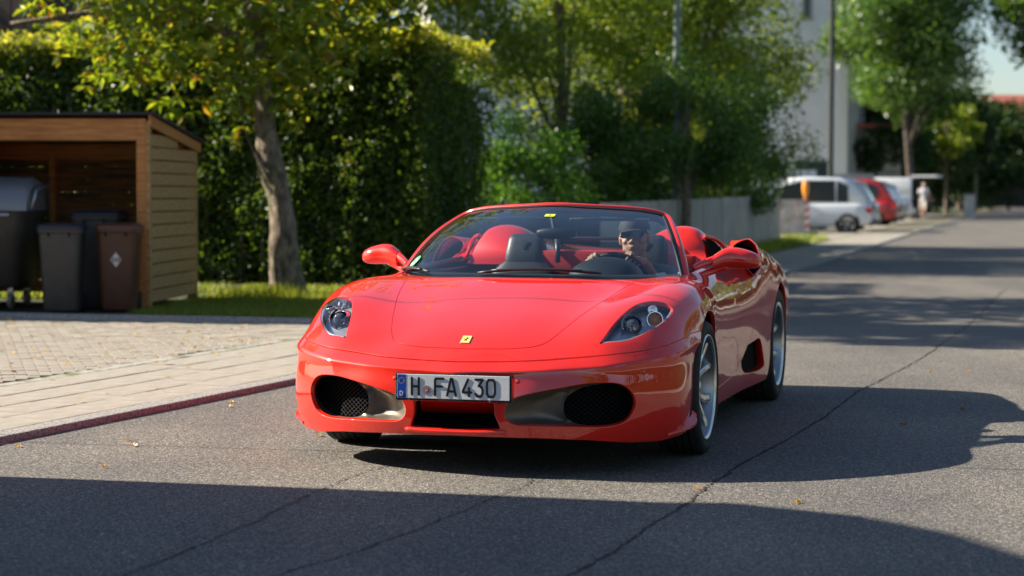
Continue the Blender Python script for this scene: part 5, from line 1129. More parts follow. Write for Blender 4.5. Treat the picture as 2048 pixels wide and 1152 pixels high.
# generic broadleaf tree
def tree(name, label, x, y, h, rad, base, m, seed, n=16000, leaf=.10, blobs=34, trunk_r=.16, lean=(0, 0), group=None, limbs=7, squash=.75, spread=.34, zmin=None, bark=None):
    M_bark = bark or globals()['M_bark']
    rg = np.random.default_rng(seed); r = empty(name, (x, y, 0), 0, label, 'tree', group)
    cz = base + (h - base) * .5; ez = (h - base) * .5
    trunk_mesh('trunk', [(0, 0, -.05), (lean[0] * .3, lean[1] * .3, base * .6), (lean[0], lean[1], cz), (lean[0] * 1.2, lean[1], h * .85)], [trunk_r * 1.25, trunk_r, trunk_r * .6, trunk_r * .15], M_bark, r, 10, seed, .08)
    B = []
    while len(B) < blobs:
        c = rg.uniform(-1, 1, 3); d = np.linalg.norm(c)
        if d > 1 or (d < .35 and rg.random() < .7): continue
        B.append((c[0] * rad * .82 + lean[0], c[1] * rad * .82 + lean[1], cz + c[2] * ez * .84))
    B = np.array(B); 
    for k in range(limbs):
        b = B[rg.integers(len(B))]; z0 = base * .7 + rg.random() * (cz - base) * .8; trunk_mesh('limb', [(lean[0] * .5, lean[1] * .5, z0), (b[0] * .5 + lean[0] * .3, b[1] * .5, (z0 + b[2]) / 2 + .2), tuple(b)], [trunk_r * .42, trunk_r * .25, trunk_r * .08], M_bark, r, 6, seed * 9 + k, .05)
    br = rad * spread * rg.uniform(.6, 1.25, len(B)); idx = rg.integers(len(B), size=n); d = rg.normal(size=(n, 3)); d /= np.linalg.norm(d, axis=1, keepdims=True); rr = rg.random(n) ** .45
    P = B[idx] + d * (br[idx] * rr)[:, None] * [1, 1, squash]
    if zmin is not None: P = P[P[:, 2] > zmin]; d = d[:len(P)]
    leaves('crown', P, leaf, m, r, .55, up=.3, rng=rg, outn=d[:len(P)] * .3)
    return r
M_t1 = leafmat('tree_leaves_mid', [(.07, .15, .010), (.16, .27, .018), (.32, .40, .035)], .64, .05)
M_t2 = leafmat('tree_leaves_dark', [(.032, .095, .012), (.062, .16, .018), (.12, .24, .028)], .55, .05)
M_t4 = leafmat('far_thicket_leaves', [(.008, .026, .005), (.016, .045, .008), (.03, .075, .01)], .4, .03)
M_t3 = leafmat('bush_leaves_bright', [(.035, .13, .008), (.07, .21, .012), (.13, .31, .02)], .55, .05)
G1 = 'trees and bushes behind the grey fence'
tree('tree', 'broad light green tree behind the picket fence, its crown reaching the top of the photo', .9, 37, 8.6, 3.3, 1.5, M_t1, 31, 26000, .11, 56, .10, group=G1)
tree('tree', 'spreading olive green tree next to the lamp post', 3.5, 43, 8.8, 2.75, 2.2, M_t1, 32, 19000, .12, 44, .17, group=G1)
tree('tree', 'darker round-topped small tree wrapped round the lamp post above the boards', 3.0, 34.6, 3.75, 1.75, 1.2, M_t2, 33, 15000, .085, 30, .09, group=G1)
tree('tree', 'dark bushy tree at the right end of the board fence', 4.95, 46.5, 5.0, 2.0, .7, M_t2, 34, 17000, .10, 30, .12, group=G1)
tree('bush', 'bright green bush between the hedge and the picket fence', .25, 31.5, 2.6, 1.2, .2, M_t3, 35, 9000, .085, 22, .05, group=G1, limbs=3)
tree('tree', 'dense olive tree standing between the two crowns behind the fence', 2.3, 41, 7.6, 2.9, 1.0, M_t1, 39, 22000, .11, 50, .1, group=G1)
tree('tree', 'olive green tree at the right end of the fence, before the white building', 4.55, 45.2, 7.8, 2.15, 1.0, M_t1, 30, 16000, .11, 40, .1, group=G1)
tree('bush', 'rounded dark bush right of the bright green one, just behind the pickets', 1.35, 34.5, 3.1, 1.5, .1, M_t2, 29, 10000, .09, 26, .05, group=G1, limbs=3)
tree('bush', 'dark green bush filling the gap behind the middle boards', 2.0, 38.5, 3.0, 1.9, .1, M_t2, 36, 11000, .10, 24, .06, group=G1, limbs=3)
tree('bush', 'low dark bush behind the last boards of the fence', 4.6, 44.5, 2.7, 1.9, .1, M_t2, 37, 11000, .10, 24, .06, group=G1, limbs=3)
tree('tree', 'olive tree rising behind the hedge, top left of the lamp post', -3.2, 33.5, 9.0, 3.2, 2.6, M_t1, 38, 8000, .12, 34, .16)
G2 = 'large trees at the far end of the road'
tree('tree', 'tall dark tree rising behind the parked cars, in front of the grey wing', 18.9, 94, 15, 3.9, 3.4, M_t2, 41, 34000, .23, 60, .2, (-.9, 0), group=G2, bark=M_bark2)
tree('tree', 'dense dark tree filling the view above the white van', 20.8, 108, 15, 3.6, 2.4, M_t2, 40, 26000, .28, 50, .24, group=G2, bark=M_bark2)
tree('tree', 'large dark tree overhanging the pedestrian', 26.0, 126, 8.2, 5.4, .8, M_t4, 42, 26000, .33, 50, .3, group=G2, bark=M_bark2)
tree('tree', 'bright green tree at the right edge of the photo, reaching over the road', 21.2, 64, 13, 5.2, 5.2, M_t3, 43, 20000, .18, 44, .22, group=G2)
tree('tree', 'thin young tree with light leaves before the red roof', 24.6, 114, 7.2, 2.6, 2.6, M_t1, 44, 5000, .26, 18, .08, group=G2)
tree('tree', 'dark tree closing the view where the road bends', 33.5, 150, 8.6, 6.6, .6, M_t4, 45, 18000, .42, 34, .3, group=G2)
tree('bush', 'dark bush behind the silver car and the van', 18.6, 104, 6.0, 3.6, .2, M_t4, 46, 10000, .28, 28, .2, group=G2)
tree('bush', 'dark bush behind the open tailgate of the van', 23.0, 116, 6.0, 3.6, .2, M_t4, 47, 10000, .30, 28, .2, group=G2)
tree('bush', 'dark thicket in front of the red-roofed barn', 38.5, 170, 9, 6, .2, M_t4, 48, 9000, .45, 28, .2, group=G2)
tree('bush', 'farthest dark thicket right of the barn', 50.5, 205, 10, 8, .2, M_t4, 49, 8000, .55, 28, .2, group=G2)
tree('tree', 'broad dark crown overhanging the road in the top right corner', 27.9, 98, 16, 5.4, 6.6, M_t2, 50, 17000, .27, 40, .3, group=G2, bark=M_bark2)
# across the road and behind the camera: seen in the paint and glass, and casting the road shadows
G3 = 'trees lining the other side of the road'
for k, (x, y, h, rd, lb) in enumerate([(10.6, 3, 7.0, 2.7, 'round yellowing tree across the road, level with the bonnet'), (13.0, 9.5, 8.5, 2.9, 'tall yellow green tree across the road, level with the car doors'), (15.2, 16.5, 8, 3.0, 'wide tree across the road behind the low garden hedge'), (9.0, -6, 8, 3.0, 'tree across the road beside the photographer'), (18.2, 25, 9, 3.4, 'dense tree across the road beyond the end of the low hedge'), (19.0, 36, 9, 3.2, 'tall tree across the road where it begins to bend'), (20.5, 46, 10, 3.4, 'golden tree across the road beyond the bend'), (22.5, 57, 10, 3.4, 'farthest tree of the row across the road')]):
    tree('tree', lb, x, y, h, rd, 1.5, (M_chest, M_chest, M_t1, M_t1, M_t1, M_chest, M_chest, M_t1)[k], 60 + k, 9000, .22, 30, .2, group=G3)
hg = empty('hedge', (10.6, 12, 0), 0, 'long low garden hedge on the far side of the road', 'hedge')
surf_leaves('leaves', M_hedge, hg, [((-1.6, -16, 0), (5.6, 32, 0), (0, 0, 1.7), (-.98, .17, 0)), ((-1.6, -16, 1.7), (5.6, 32, 0), (1.2, 0, 0), (0, 0, 1))], 90, .22, .3, 70)
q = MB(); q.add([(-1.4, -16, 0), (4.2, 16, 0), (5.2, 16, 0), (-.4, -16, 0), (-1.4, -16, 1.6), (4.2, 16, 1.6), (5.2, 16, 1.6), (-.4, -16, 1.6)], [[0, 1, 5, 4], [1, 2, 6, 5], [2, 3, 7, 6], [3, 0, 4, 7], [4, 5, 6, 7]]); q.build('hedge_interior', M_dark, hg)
shade_block = empty('hedge', (-10, 20.5, 0), 0, 'high deep block of clipped hedge left of the shelter, outside the photo, shading the bins', 'hedge')  # unseen mass added to shade the driveway edge and the bins
ga, gb_ = np.array([-15.0, 21.1]), np.array([-6.2, 19.05]); gd = gb_ - ga; gn = np.array([-gd[1], gd[0]]) / np.linalg.norm(gd); gl3 = lambda p, z: (p[0] + 10, p[1] - 20.5, z)
surf_leaves('leaves', M_hedge, shade_block, [(gl3(ga, 0), (*gd, 0), (0, 0, 2.95), (*-gn, 0)), (gl3(ga, 2.95), (*gd, 0), (*gn * 2.6, 0), (0, 0, 1))], 130, .14, .12, 91)
q = MB(); V4 = [ga + gn * .06, gb_ + gn * .06, gb_ + gn * 2.6, ga + gn * 2.6]; q.add([gl3(p, 0) for p in V4] + [gl3(p, 2.93) for p in V4], [[0, 1, 5, 4], [1, 2, 6, 5], [2, 3, 7, 6], [3, 0, 4, 7], [4, 5, 6, 7]]); q.build('hedge_interior', M_dark, shade_block)
rgw = np.random.default_rng(95); nW = 60000; tW = rgw.random(nW); ang_w = -1.0 + 2.6 * tW
RW = 175 + 25 * rgw.random(nW); hW = 7 + 5 * np.abs(np.sin(tW * 41)) + 3 * np.sin(tW * 97 + 1) ** 2
PW = np.stack([60 + RW * np.sin(ang_w), 60 + RW * np.cos(ang_w), hW * rgw.random(nW) ** .8], 1); PW = PW[(PW[:, 0] > 62) | (PW[:, 0] < -40)]
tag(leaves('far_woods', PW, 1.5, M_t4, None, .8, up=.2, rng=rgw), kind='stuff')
G4 = 'tall trees left of the road, beyond the shelter'
for k, (x, y, h, rd, bs, lb) in enumerate([(-9.3, 20.6, 10.5, 1.9, 5.2, 'slender high-crowned tree beside the waste container'), (-19, 34, 12, 4, 2.5, 'broad tree behind the brown clad building'), (-14.5, 50, 12, 3.2, 2.5, 'tall tree in the garden behind the board fence'), (-8, 66, 12, 3.6, 2.5, 'tall tree left of the white building')]):
    tree('tree', lb, x, y, h, rd, bs, M_t2, 80 + k, 6500, .28, 24, .22, group=G4)
# ================================================================= FENCE, POSTS, SIGNS
M_fb = noisy(mat('grey_boards', (.20, .19, .175), .85), (.32, .285, .24), (.55, .50, .43), 3, stretch=(9, 9, .6), bump=.2, bscale=12)
M_fd = noisy(mat('dark_boards', (.06, .058, .055), .85), (.04, .04, .038), (.09, .085, .08), 3, stretch=(9, 9, .6))
FA, FB = np.array([1.25, 28.6]), np.array([6.38, 48.0]); fl_ = np.linalg.norm(FB - FA); fd_ = (FB - FA) / fl_; fang = math.atan2(fd_[1], fd_[0])
fen = empty('board_fence', (FA[0], FA[1], 0), fang, 'grey weathered board fence with dark gaps between its panels, behind the sports car', 'fence')
npan = 9; pw = fl_ / npan
for k in range(npan):
    x0 = k * pw; h = 1.10 + .10 * k / npan; rg = random.Random(k)
    for j in range(14):
        a = x0 + .05 + j * (pw - .10) / 14; q = MB(); q.box(a + .004, a + (pw - .10) / 14 - .004, -.012 - .004 * (j % 2), .010, .06, h + rg.uniform(-.006, .006)); q.build('board', M_fb, fen)
    MB().box(x0 + .05, x0 + pw - .05, .012, .05, .30, .38).build('rail', M_fd, fen); MB().box(x0 + .05, x0 + pw - .05, .012, .05, h - .22, h - .14).build('rail', M_fd, fen)
    MB().box(x0 - .045, x0 + .045, .0, .09, 0, h - .05).build('post', M_fd, fen)
MB().box(fl_ - .04, fl_ + .04, -.02, .07, 0, 1.2).build('post', M_fb, fen)
PA, PB = np.array([-.35, 23.9]), np.array([1.22, 28.4]); pL = np.linalg.norm(PB - PA); pd = (PB - PA) / pL
pf_ = empty('picket_fence', (PA[0], PA[1], 0), math.atan2(pd[1], pd[0]), 'dark picket fence with narrow pales between the hedge and the grey board fence', 'fence')
for k in range(48):
    a = k * pL / 48; q = MB(); w_ = .05; q.add([(a, 0, .08), (a + w_, 0, .08), (a + w_, 0, 1.06), (a + w_ / 2, 0, 1.12), (a, 0, 1.06), (a, .018, .08), (a + w_, .018, .08), (a + w_, .018, 1.06), (a + w_ / 2, .018, 1.12), (a, .018, 1.06)], [[0, 1, 2, 3, 4], [9, 8, 7, 6, 5]] + [[i, 5 + i, 5 + (i + 1) % 5, (i + 1) % 5] for i in range(5)]); q.build('picket', M_fd, pf_)
for z in (.3, .85): MB().box(0, pL, .02, .05, z, z + .07).build('rail', M_fd, pf_)
for k in range(3): MB().box(k * pL / 2 - .04, k * pL / 2 + .04, .05, .13, 0, 1.05).build('post', M_fd, pf_)
M_pole = noisy(mat('pole_green', (.10, .13, .11), .5, .2), (.12, .17, .13), (.20, .25, .21), 4)
lp = empty('lamp_post', (2.83, 34.8, 0), 0, 'grey green metal lamp post rising through the tree behind the fence', 'lamp post')
MB().lathe([(.085, 0), (.085, .9), (.07, .95), (.062, 4.6), (.05, 8.0), (.0005, 8.02)], 18).build('pole', M_pole, lp, angle=50)
q = MB(); q.tube([(0, 0, 7.9), (.1, -.2, 8.15), (.3, -.7, 8.25)], .035, 8); q.build('arm', M_pole, lp)
MB().box(.2, .42, -1.2, -.6, 8.2, 8.32, b=.03).build('lamp_head', M_pole, lp)
up_ = empty('utility_pole', (11.55, 73, 0), 0, 'thin dark utility pole in front of the white building', 'pole')
MB().lathe([(.11, 0), (.10, 5), (.09, 10), (.0005, 10.02)], 14).build('pole', noisy(mat('dark_pole', (.02, .026, .026), .7), (.012, .018, .018), (.028, .036, .036), 6), up_, angle=50)
MB().box(-.5, .5, -.05, .05, 9.3, 9.42).build('crossbar', M_pole, up_)
tp_ = empty('pole', (28.6, 124, 0), 0, 'slim pale pole under the trees left of the dark barn', 'pole'); MB().lathe([(.09, 0), (.08, 5.6), (.0005, 5.62)], 10).build('shaft', noisy(mat('pale_pole', (.2, .19, .13), .7), (.14, .13, .09), (.26, .24, .17), 6), tp_)
# hazard delineator with amber lamp, and a sheeted barrier panel
M_wpl = mat('white_plastic', (.72, .72, .70), .45); M_redp = mat('signal_red', (.60, .05, .03), .45)
dl = empty('hazard_beacon', (8.55, 58.6, 0), .2, 'red and white hazard beacon with an amber lamp on top beside the white hatchback', 'beacon')
MB().box(-.125, .125, -.025, .025, .10, 1.05, b=.01).build('panel', M_wpl, dl)
for k in range(4):
    z = .16 + k * .23; MB().add([(-.122, -.028, z), (.122, -.028, z + .12), (.122, -.028, z + .23), (-.122, -.028, z + .11)], [[0, 1, 2, 3]]).build('stripe', M_redp, dl)
MB().box(-.3, .3, -.2, .2, 0, .10, b=.02).build('foot', M_void, dl)
q = MB(); q.lathe([(.0005, 1.62), (.06, 1.60), (.095, 1.52), (.10, 1.36), (.085, 1.24), (.05, 1.16), (.04, 1.05)], 24); q.build('amber_lamp', mat('amber_lens', (.85, .30, .02), .3, 0, .6), dl, smooth=True)
bp_ = empty('barrier_panel', (7.9, 57.2, 0), .15, 'pale barrier with reddish marks and crumpled sheeting at the end of the board fence', 'barrier')
V = []; nx_, nz_ = 30, 22
for i in range(nx_):
    for j in range(nz_):
        x = -.42 + .84 * i / (nx_ - 1); z = .06 + 1.0 * j / (nz_ - 1); V.append((x, .05 * noise.noise(Vector((x * 5, z * 3, 1))) + .03 * noise.noise(Vector((x * 14, z * 9, 2))), z))
mesh_np('sheeting', np.array(V), np.array([[i * nz_ + j, (i + 1) * nz_ + j, (i + 1) * nz_ + j + 1, i * nz_ + j + 1] for i in range(nx_ - 1) for j in range(nz_ - 1)]), noisy(mat('sheet_plastic', (.5, .48, .46), .35), (.30, .28, .26), (.66, .62, .60), 3, c3=(.55, .20, .16), scale3=2.6, lo3=.56, hi3=.66), bp_)
for x in (-.43, .43): MB().box(x - .02, x + .02, -.02, .06, 0, 1.1).build('frame_post', M_galv, bp_)
sg = empty('banner_sign', (9.35, 64.6, 0), .0, 'white board with red lettering above the parked cars', 'sign')
MB().box(-.40, .42, -.03, .0, 1.52, 1.98, b=.004).build('board', M_wpl, sg); MB().box(-.42, -.38, .0, .05, 0, 1.9).build('post', M_galv, sg); MB().box(.38, .42, .0, .05, 0, 1.9).build('post', M_galv, sg)
flat_text('red_lettering', 'FLOHMARKT', .135, M_redp, sg, Matrix(((1, 0, 0, .02), (0, 0, -1, -.034), (0, 1, 0, 1.68), (0, 0, 0, 1))), .002)
gb = empty('container', (10.0, 66.0, 0), .0, 'dark green container cabin beside the banner', 'container'); MB().box(-.75, .35, 0, 2.2, 0, 2.25, b=.03).build('shell', noisy(mat('dark_green_metal', (.02, .04, .035), .5), (.015, .03, .028), (.03, .055, .045), 2), gb); MB().box(-.80, .40, -.05, 2.25, 2.25, 2.32, b=.01).build('roof', M_pole, gb)
ep = empty('white_post', (22.3, 98, 0), 0, 'low white gatepost behind the pedestrian', 'post'); MB().box(-.22, .22, -.2, .2, 0, 1.15, b=.03).build('shaft', noisy(M_wpl.copy(), (.35, .36, .34), (.5, .5, .48), 3), ep); MB().box(-.26, .26, -.24, .24, 1.15, 1.22, b=.01).build('cap', M_kerb, ep)
# ================================================================= BUILDINGS
M_rend = noisy(mat('white_render', (.72, .73, .74), .9), (.66, .67, .69), (.76, .77, .78), 1.2, bump=.08, bscale=30)
M_rendg = noisy(mat('grey_render', (.40, .39, .36), .9), (.35, .345, .32), (.45, .44, .41), 1.0, bump=.08, bscale=30)
M_tile = noisy(mat('red_roof_tiles', (.30, .075, .05), .8), (.24, .055, .04), (.36, .10, .07), 5)
M_win = mat('window_glass', (.02, .025, .03), .05, 0, .3)
def prismxy(poly, z0, z1): q = MB(); return q.prism(poly, z0, z1)
wb = empty('white_building', (16.6, 100, 0), 0, 'tall white rendered building with a narrow grey side wing behind the trees', 'building')
prismxy([(0, 0), (-20.8, 1.6), (-22, 13), (1.2, 12)], 0, 16.5).build('wall', M_rend, wb)
prismxy([(.02, .02), (1.45, 3.4), (1.5, 10), (-1, 10), (-1, 3)], 0, 11.0).build('side_wing', M_rendg, wb)
prismxy([(-.42, -.10), (.02, -.05), (.06, .12), (-.42, .1)], 0, 16.5).build('corner_strip', mat('pale_corner', (.78, .77, .74), .8), wb)  # pale upright strip at the wall corner, lighter than the render
q = MB(); q.prism([(-21.5, 1.0), (.8, -.75), (2.5, 12.6), (-22.6, 13.6)], 16.5, 16.8); q.build('roof', M_tile, wb)
fx_ = np.array([-20.8, 1.6]); fx_ = fx_ / np.linalg.norm(fx_); fa = math.atan2(-fx_[1], -fx_[0])
def window(parent, org, ang, w, h, z, m=M_wpl, panes=2, d=.06):
    Mx = Matrix.Translation(Vector((org[0], org[1], z))) @ Matrix.Rotation(ang, 4, 'Z'); q = MB()
    for a in ((-w / 2, -w / 2 + .08, 0, h), (w / 2 - .08, w / 2, 0, h), (-w / 2 + .08, w / 2 - .08, 0, .08), (-w / 2 + .08, w / 2 - .08, h - .08, h)): q.box(a[0], a[1], -d, .02, a[2], a[3], Mx)
    for k in range(1, panes): x = -w / 2 + w * k / panes; q.box(x - .035, x + .035, -d + .01, .01, .08, h - .08, Mx)
    f = q.build('window', m, parent); MB().box(-w / 2 + .05, w / 2 - .05, -.02, .0, .05, h - .05, Mx).build('pane', M_win, f); MB().box(-w / 2 - .05, w / 2 + .05, -d - .06, .0, -.06, 0, Mx).build('sill', M_kerb, f)
for t, z in ((2.0, 9.9), (6.2, 9.9), (10.4, 9.9), (6.2, 6.2), (10.4, 6.2), (14.6, 9.9), (14.6, 6.2)):
    window(wb, fx_ * t, fa, .5 if t < 3 else 1.2, 1.1 if t < 3 else 1.4, z, M_rendg if t < 3 else M_wpl, 1 if t < 3 else 2)
sx = np.array([1.43, 3.38]); sx = sx / np.linalg.norm(sx); sa = math.atan2(sx[1], sx[0])
for t, z, w_, h_ in ((1.7, 7.6, .8, 1.6), (3.0, 5.0, .7, 1.4)): window(wb, sx * t + [.02, .02], sa, w_, h_, z, M_rendg, 1)
an_ = empty('annex', (17.9, 102.0, 0), 0, 'grey annex with white framed windows beside the white building, above the parked cars', 'building')
MB().box(-.35, 1.85, .2, 5, 0, 4.55).build('wall', M_rendg, an_); q = MB(); q.box(-.5, 2.05, -.15, 5.2, 4.55, 4.75); q.build('roof', M_tile, an_)
for x in (.05, .80, 1.48): window(an_, (x, .16), 0, .60, 1.75, 2.45, M_wpl, 1)
bn2 = empty('barn', (38.0, 182, 0), .12, 'large dark wooden barn with a red roof at the right edge of the photo', 'building')
M_bw = noisy(mat('barn_boards', (.02, .016, .013), .85), (.014, .011, .009), (.032, .026, .02), 2, stretch=(8, 8, .5))
for k in range(40): MB().box(k * .7, k * .7 + .64, -.04 - .02 * (k % 2), .03, 0, 7.4).build('wall_board', M_bw, bn2)
MB().box(0, 28, .05, 16, 0, 7.4).build('wall', M_bw, bn2)
q = MB(); q.add([(-.8, -1.4, 7.3), (29, -1.4, 7.3), (26, 8, 10.6), (3, 8, 10.6), (29, 17.4, 7.3), (-.8, 17.4, 7.3)], [[0, 1, 2, 3], [3, 2, 4, 5], [0, 3, 5], [1, 4, 2], [0, 5, 4, 1]]); q.build('roof', M_tile, bn2)
rh = empty('red_roofed_house', (20.2, 130, 0), 0, 'house with a pinkish red roof seen between the far trees', 'building')
MB().box(-1.5, 3.6, 0, 7, 0, 6.6).build('wall', M_rend, rh); q = MB(); q.add([(-2, -.6, 6.5), (4.2, -.6, 6.5), (4.2, 3.5, 8.9), (-2, 3.5, 8.9), (4.2, 7.6, 6.5), (-2, 7.6, 6.5)], [[0, 1, 2, 3], [3, 2, 4, 5], [0, 3, 5], [1, 4, 2], [0, 5, 4, 1]]); q.build('roof', M_tile, rh)
tb = empty('timber_building', (-9.6, 34.5, 0), math.atan2(-.25, 1), 'dark brown building clad in upright boards above the hedge', 'building')
M_tb = noisy(mat('brown_cladding', (.035, .020, .016), .7), (.022, .013, .011), (.055, .032, .026), 2, stretch=(8, 8, .5))
MB().box(-4, 3.35, .03, 6, 0, 8).build('wall', M_tb, tb)
for k in range(30): MB().box(-4 + k * .245, -4 + k * .245 + .222, -.02, .03, 0, 8).build('cladding_board', M_tb, tb)
q = MB(); q.box(-4.4, 3.7, -.5, 6.3, 8, 8.2); q.build('roof', M_felt, tb)
# unseen house beside the camera, outline shaped to throw the foreground shadow
hs = empty('shadow_house', (-5.5, 0, 0), 0, 'rendered house with rounded eaves at the roadside left of the photographer, outside the photo', 'building')
YZp = Matrix(((0, 0, 1, 0), (1, 0, 0, 0), (0, 1, 0, 0), (0, 0, 0, 1)))
prof_ = [(9.33, 0), (9.31, 2), (9.25, 2.7), (9.17, 3.35), (9.10, 3.85), (8.87, 4.12), (8.52, 4.28), (7.87, 4.42), (6, 4.6), (-5, 4.6), (-5, 0)]
MB().prism([(y, z) for y, z in prof_], -9, 0, YZp).build('wall', M_rendg, hs); MB().prism([(9.12, 3.86), (8.88, 4.13), (8.53, 4.29), (7.87, 4.43), (6, 4.61), (-5, 4.61), (-5, 4.66), (6, 4.66), (7.87, 4.48), (8.55, 4.34), (8.91, 4.17), (9.16, 3.88)][::-1], -9.1, .02, YZp).build('roof', M_tile, hs)
for y in (1.5, 5.0): window(hs, (.01, y), PI / 2, 1.2, 1.3, 1.1, M_wpl, 2)
cb_ = MB(); cb_.tube([(-12, 11.7, 2.62), (-4.6, 10.28, 2.5), (3.0, 8.9, 2.62), (11, 7.6, 2.9)], .007, 5); cbo = cb_.build('cable', M_black); tag(cbo, 'thin cable strung across the road above the photo, its shadow crossing the asphalt', 'cable')
# ================================================================= PARKED CARS (far, out of focus)
M_cg = mat('car_glass', (.015, .022, .028), .28, 0, .2); M_tail = mat('tail_lamp', (.40, .01, .012), .2, 0, .6)
def sup(hw, z0, z1, e=.28, n=20):
    zc, hh = (z0 + z1) / 2, (z1 - z0) / 2; return [(hw * math.copysign(abs(math.cos(a)) ** e, math.cos(a)), zc + hh * math.copysign(abs(math.sin(a)) ** e, math.sin(a))) for a in np.linspace(0, 2 * PI, n, endpoint=False)]
def loft(st, n=20):
    q = MB(); V = [(x, y, z) for x, hw, z0, z1, e in st for y, z in sup(hw, z0, z1, e, n)]; m = len(st)
    q.add(V, [[i * n + k, i * n + (k + 1) % n, (i + 1) * n + (k + 1) % n, (i + 1) * n + k] for i in range(m - 1) for k in range(n)] + [list(range(n))[::-1], list(range((m - 1) * n, m * n))]); return q
def parked(loc, rz, col, label, kind, wb_, L, H, W, belt, group='cars parked in front of the white building', hatch=False):
    m = mat('car_paint', col, .3, .0, 1.0); r = empty('parked_car' if kind != 'van' else 'parked_van', loc, rz, label, 'car' if kind != 'van' else 'van', group); h = L / 2; w = W / 2
    if kind == 'van': low = [(-h, w * .90, .32, belt, .2), (-h + .05, w * .98, .26, belt + .02, .2), (h - 1.1, w, .24, belt, .2), (h - .35, w * .97, .24, belt - .12, .25), (h - .08, w * .88, .26, belt - .30, .3), (h, w * .78, .32, belt - .40, .35)]; top_ = [(-h + .02, w * .86, belt - .05, H - .06, .2), (-h + .12, w * .88, belt - .05, H, .2), (h - 1.7, w * .88, belt - .05, H, .22), (h - 1.35, w * .84, belt - .05, H - .10, .25), (h - .75, w * .80, belt - .10, belt + .08, .3)]
    else: low = [(-h, w * .80, .36, belt - .10, .35), (-h + .06, w * .93, .26, belt - .02, .3), (-h + .5, w, .20, belt + .02, .28), (0, w, .18, belt, .26), (h - .9, w * .99, .20, belt - .06, .28), (h - .25, w * .92, .24, belt - .20, .33), (h, w * .75, .32, belt - .34, .4)]; top_ = [(-h + .14, w * .70, belt - .12, belt + .03, .3), (-h + .50, w * .75, belt - .08, H - .20, .25), (-h + .98, w * .77, belt - .08, H - .03, .25), (-.1, w * .78, belt - .08, H, .25), (.45, w * .76, belt - .08, H - .05, .25), (1.25, w * .78, belt - .08, belt + .06, .3)]
    b = loft(low).build('body', m, r, angle=60); g = loft(top_).build('greenhouse', m, r, angle=60)
    # side windows: dark panes standing just proud of the roof panel
    for s in (1, -1):
        if kind == 'van': segs = [(h - 1.75, h - 1.05)]
        else: segs = [(-h + .70, -h + 1.05), (-h + 1.10, -.12), (-.06, .85)]
        for a, c in segs:
            zb0, zt0 = belt + .04, H - .13; f0 = .0 if kind == 'van' or a > -h + .6 else .0
            za, zc_ = (zt0 - (.16 if a < -h + .75 else 0), zt0 - (.0 if c < .5 else .22)); yb, yt = s * (w * .79 if kind != 'van' else w * .89), s * (w * .76 if kind != 'van' else w * .885)
            q = MB(); q.add([(a, yb + s * .012, zb0), (c + (.18 if c > .5 else 0), yb + s * .012, zb0), (c, yt + s * .012, zc_), (a + .03, yt + s * .012, za), (a, yb - s * .03, zb0), (c, yb - s * .03, zb0), (c, yt - s * .03, zc_), (a, yt - s * .03, za)], [[0, 1, 2, 3], [7, 6, 5, 4], [0, 4, 5, 1], [1, 5, 6, 2], [2, 6, 7, 3], [3, 7, 4, 0]]); q.build('side_window', M_cg, r)
    if kind != 'van': q = MB(); q.add([(-h + .20, -w * .62, belt + .07), (-h + .20, w * .62, belt + .07), (-h + .50, w * .58, H - .17), (-h + .50, -w * .58, H - .17)], [[0, 1, 2, 3]]); q.build('rear_window', M_cg, r)
    q = MB(); q.add([(h - .62 if kind == 'van' else 1.30, -w * .66, belt + (.12 if kind == 'van' else .05)), (h - .62 if kind == 'van' else 1.30, w * .66, belt + (.12 if kind == 'van' else .05)), (h - 1.30 if kind == 'van' else .52, w * .6, H - .12), (h - 1.30 if kind == 'van' else .52, -w * .6, H - .12)], [[3, 2, 1, 0]]); q.build('windscreen', M_cg, r)
    for s in (1, -1):
        MB().box(-h - .01, -h + .22, s * w * .60 if s > 0 else -w * .94, w * .94 if s > 0 else -w * .60, belt - .30, belt - .12, b=.02).build('tail_lamp', M_tail, r)
        MB().box(h - .30, h - .03, s * w * .50 if s > 0 else -w * .84, w * .84 if s > 0 else -w * .50, belt - .36, belt - .24, b=.02).build('headlight', M_chrome, r)
        MB().box(.72, .86, s * (w + .02) if s > 0 else -w - .20, w + .20 if s > 0 else -w - .02, belt + .0, belt + .13, b=.02).build('wing_mirror', m, r)
        for x in (-wb_ / 2 - .05, wb_ / 2 - .05):
            Mx = Matrix.Translation((x, s * (w - .09), .315)) @ Matrix.Rotation(-PI / 2 * s, 4, 'X')
            MB().lathe([(.0005, .085), (.375, .085), (.375, .0), (.0005, 0)], 28, Mx).build('wheel_arch', M_void, r)
            ty = MB().lathe([(.20, .10), (.30, .105), (.315, .08), (.315, -.1), (.2, -.1)], 28, Mx).build('tyre', M_rubber, r, angle=40)
            q = MB(); q.lathe([(.0005, .088), (.04, .09), (.05, .08), (.205, .075), (.215, .108), (.2, .1)], 28, Mx)
            for k in range(5): a = 2 * PI * k / 5; q.box(.04, .20, -.022, .022, .078, .094, Mx @ Matrix.Rotation(a, 4, 'Z'))
            q.build('rim', mat('rim_grey', (.35, .36, .37), .3, .9), ty, angle=40)
    MB().box(-h - .015, -h + .02, -.26, .26, belt - .28, belt - .17, b=.003).build('number_plate', M_white, r)
    MB().box(-h - .03, -h + .10, -w * .85, w * .85, .24, .36, b=.02).build('rear_bumper', M_black, r)
    return r, m
def car_at(px, Y): return ((px - 1024) / 4014 * Y, Y, .0)
def hdg(dx, dy): return math.atan2(dy, dx)
parked(car_at(1606, 62.5), hdg(-.98, .20), (.62, .66, .70), 'white hatchback nearest the board fence, its rear towards the road', 'hatch', 2.65, 4.2, 1.76, 1.34, .93)
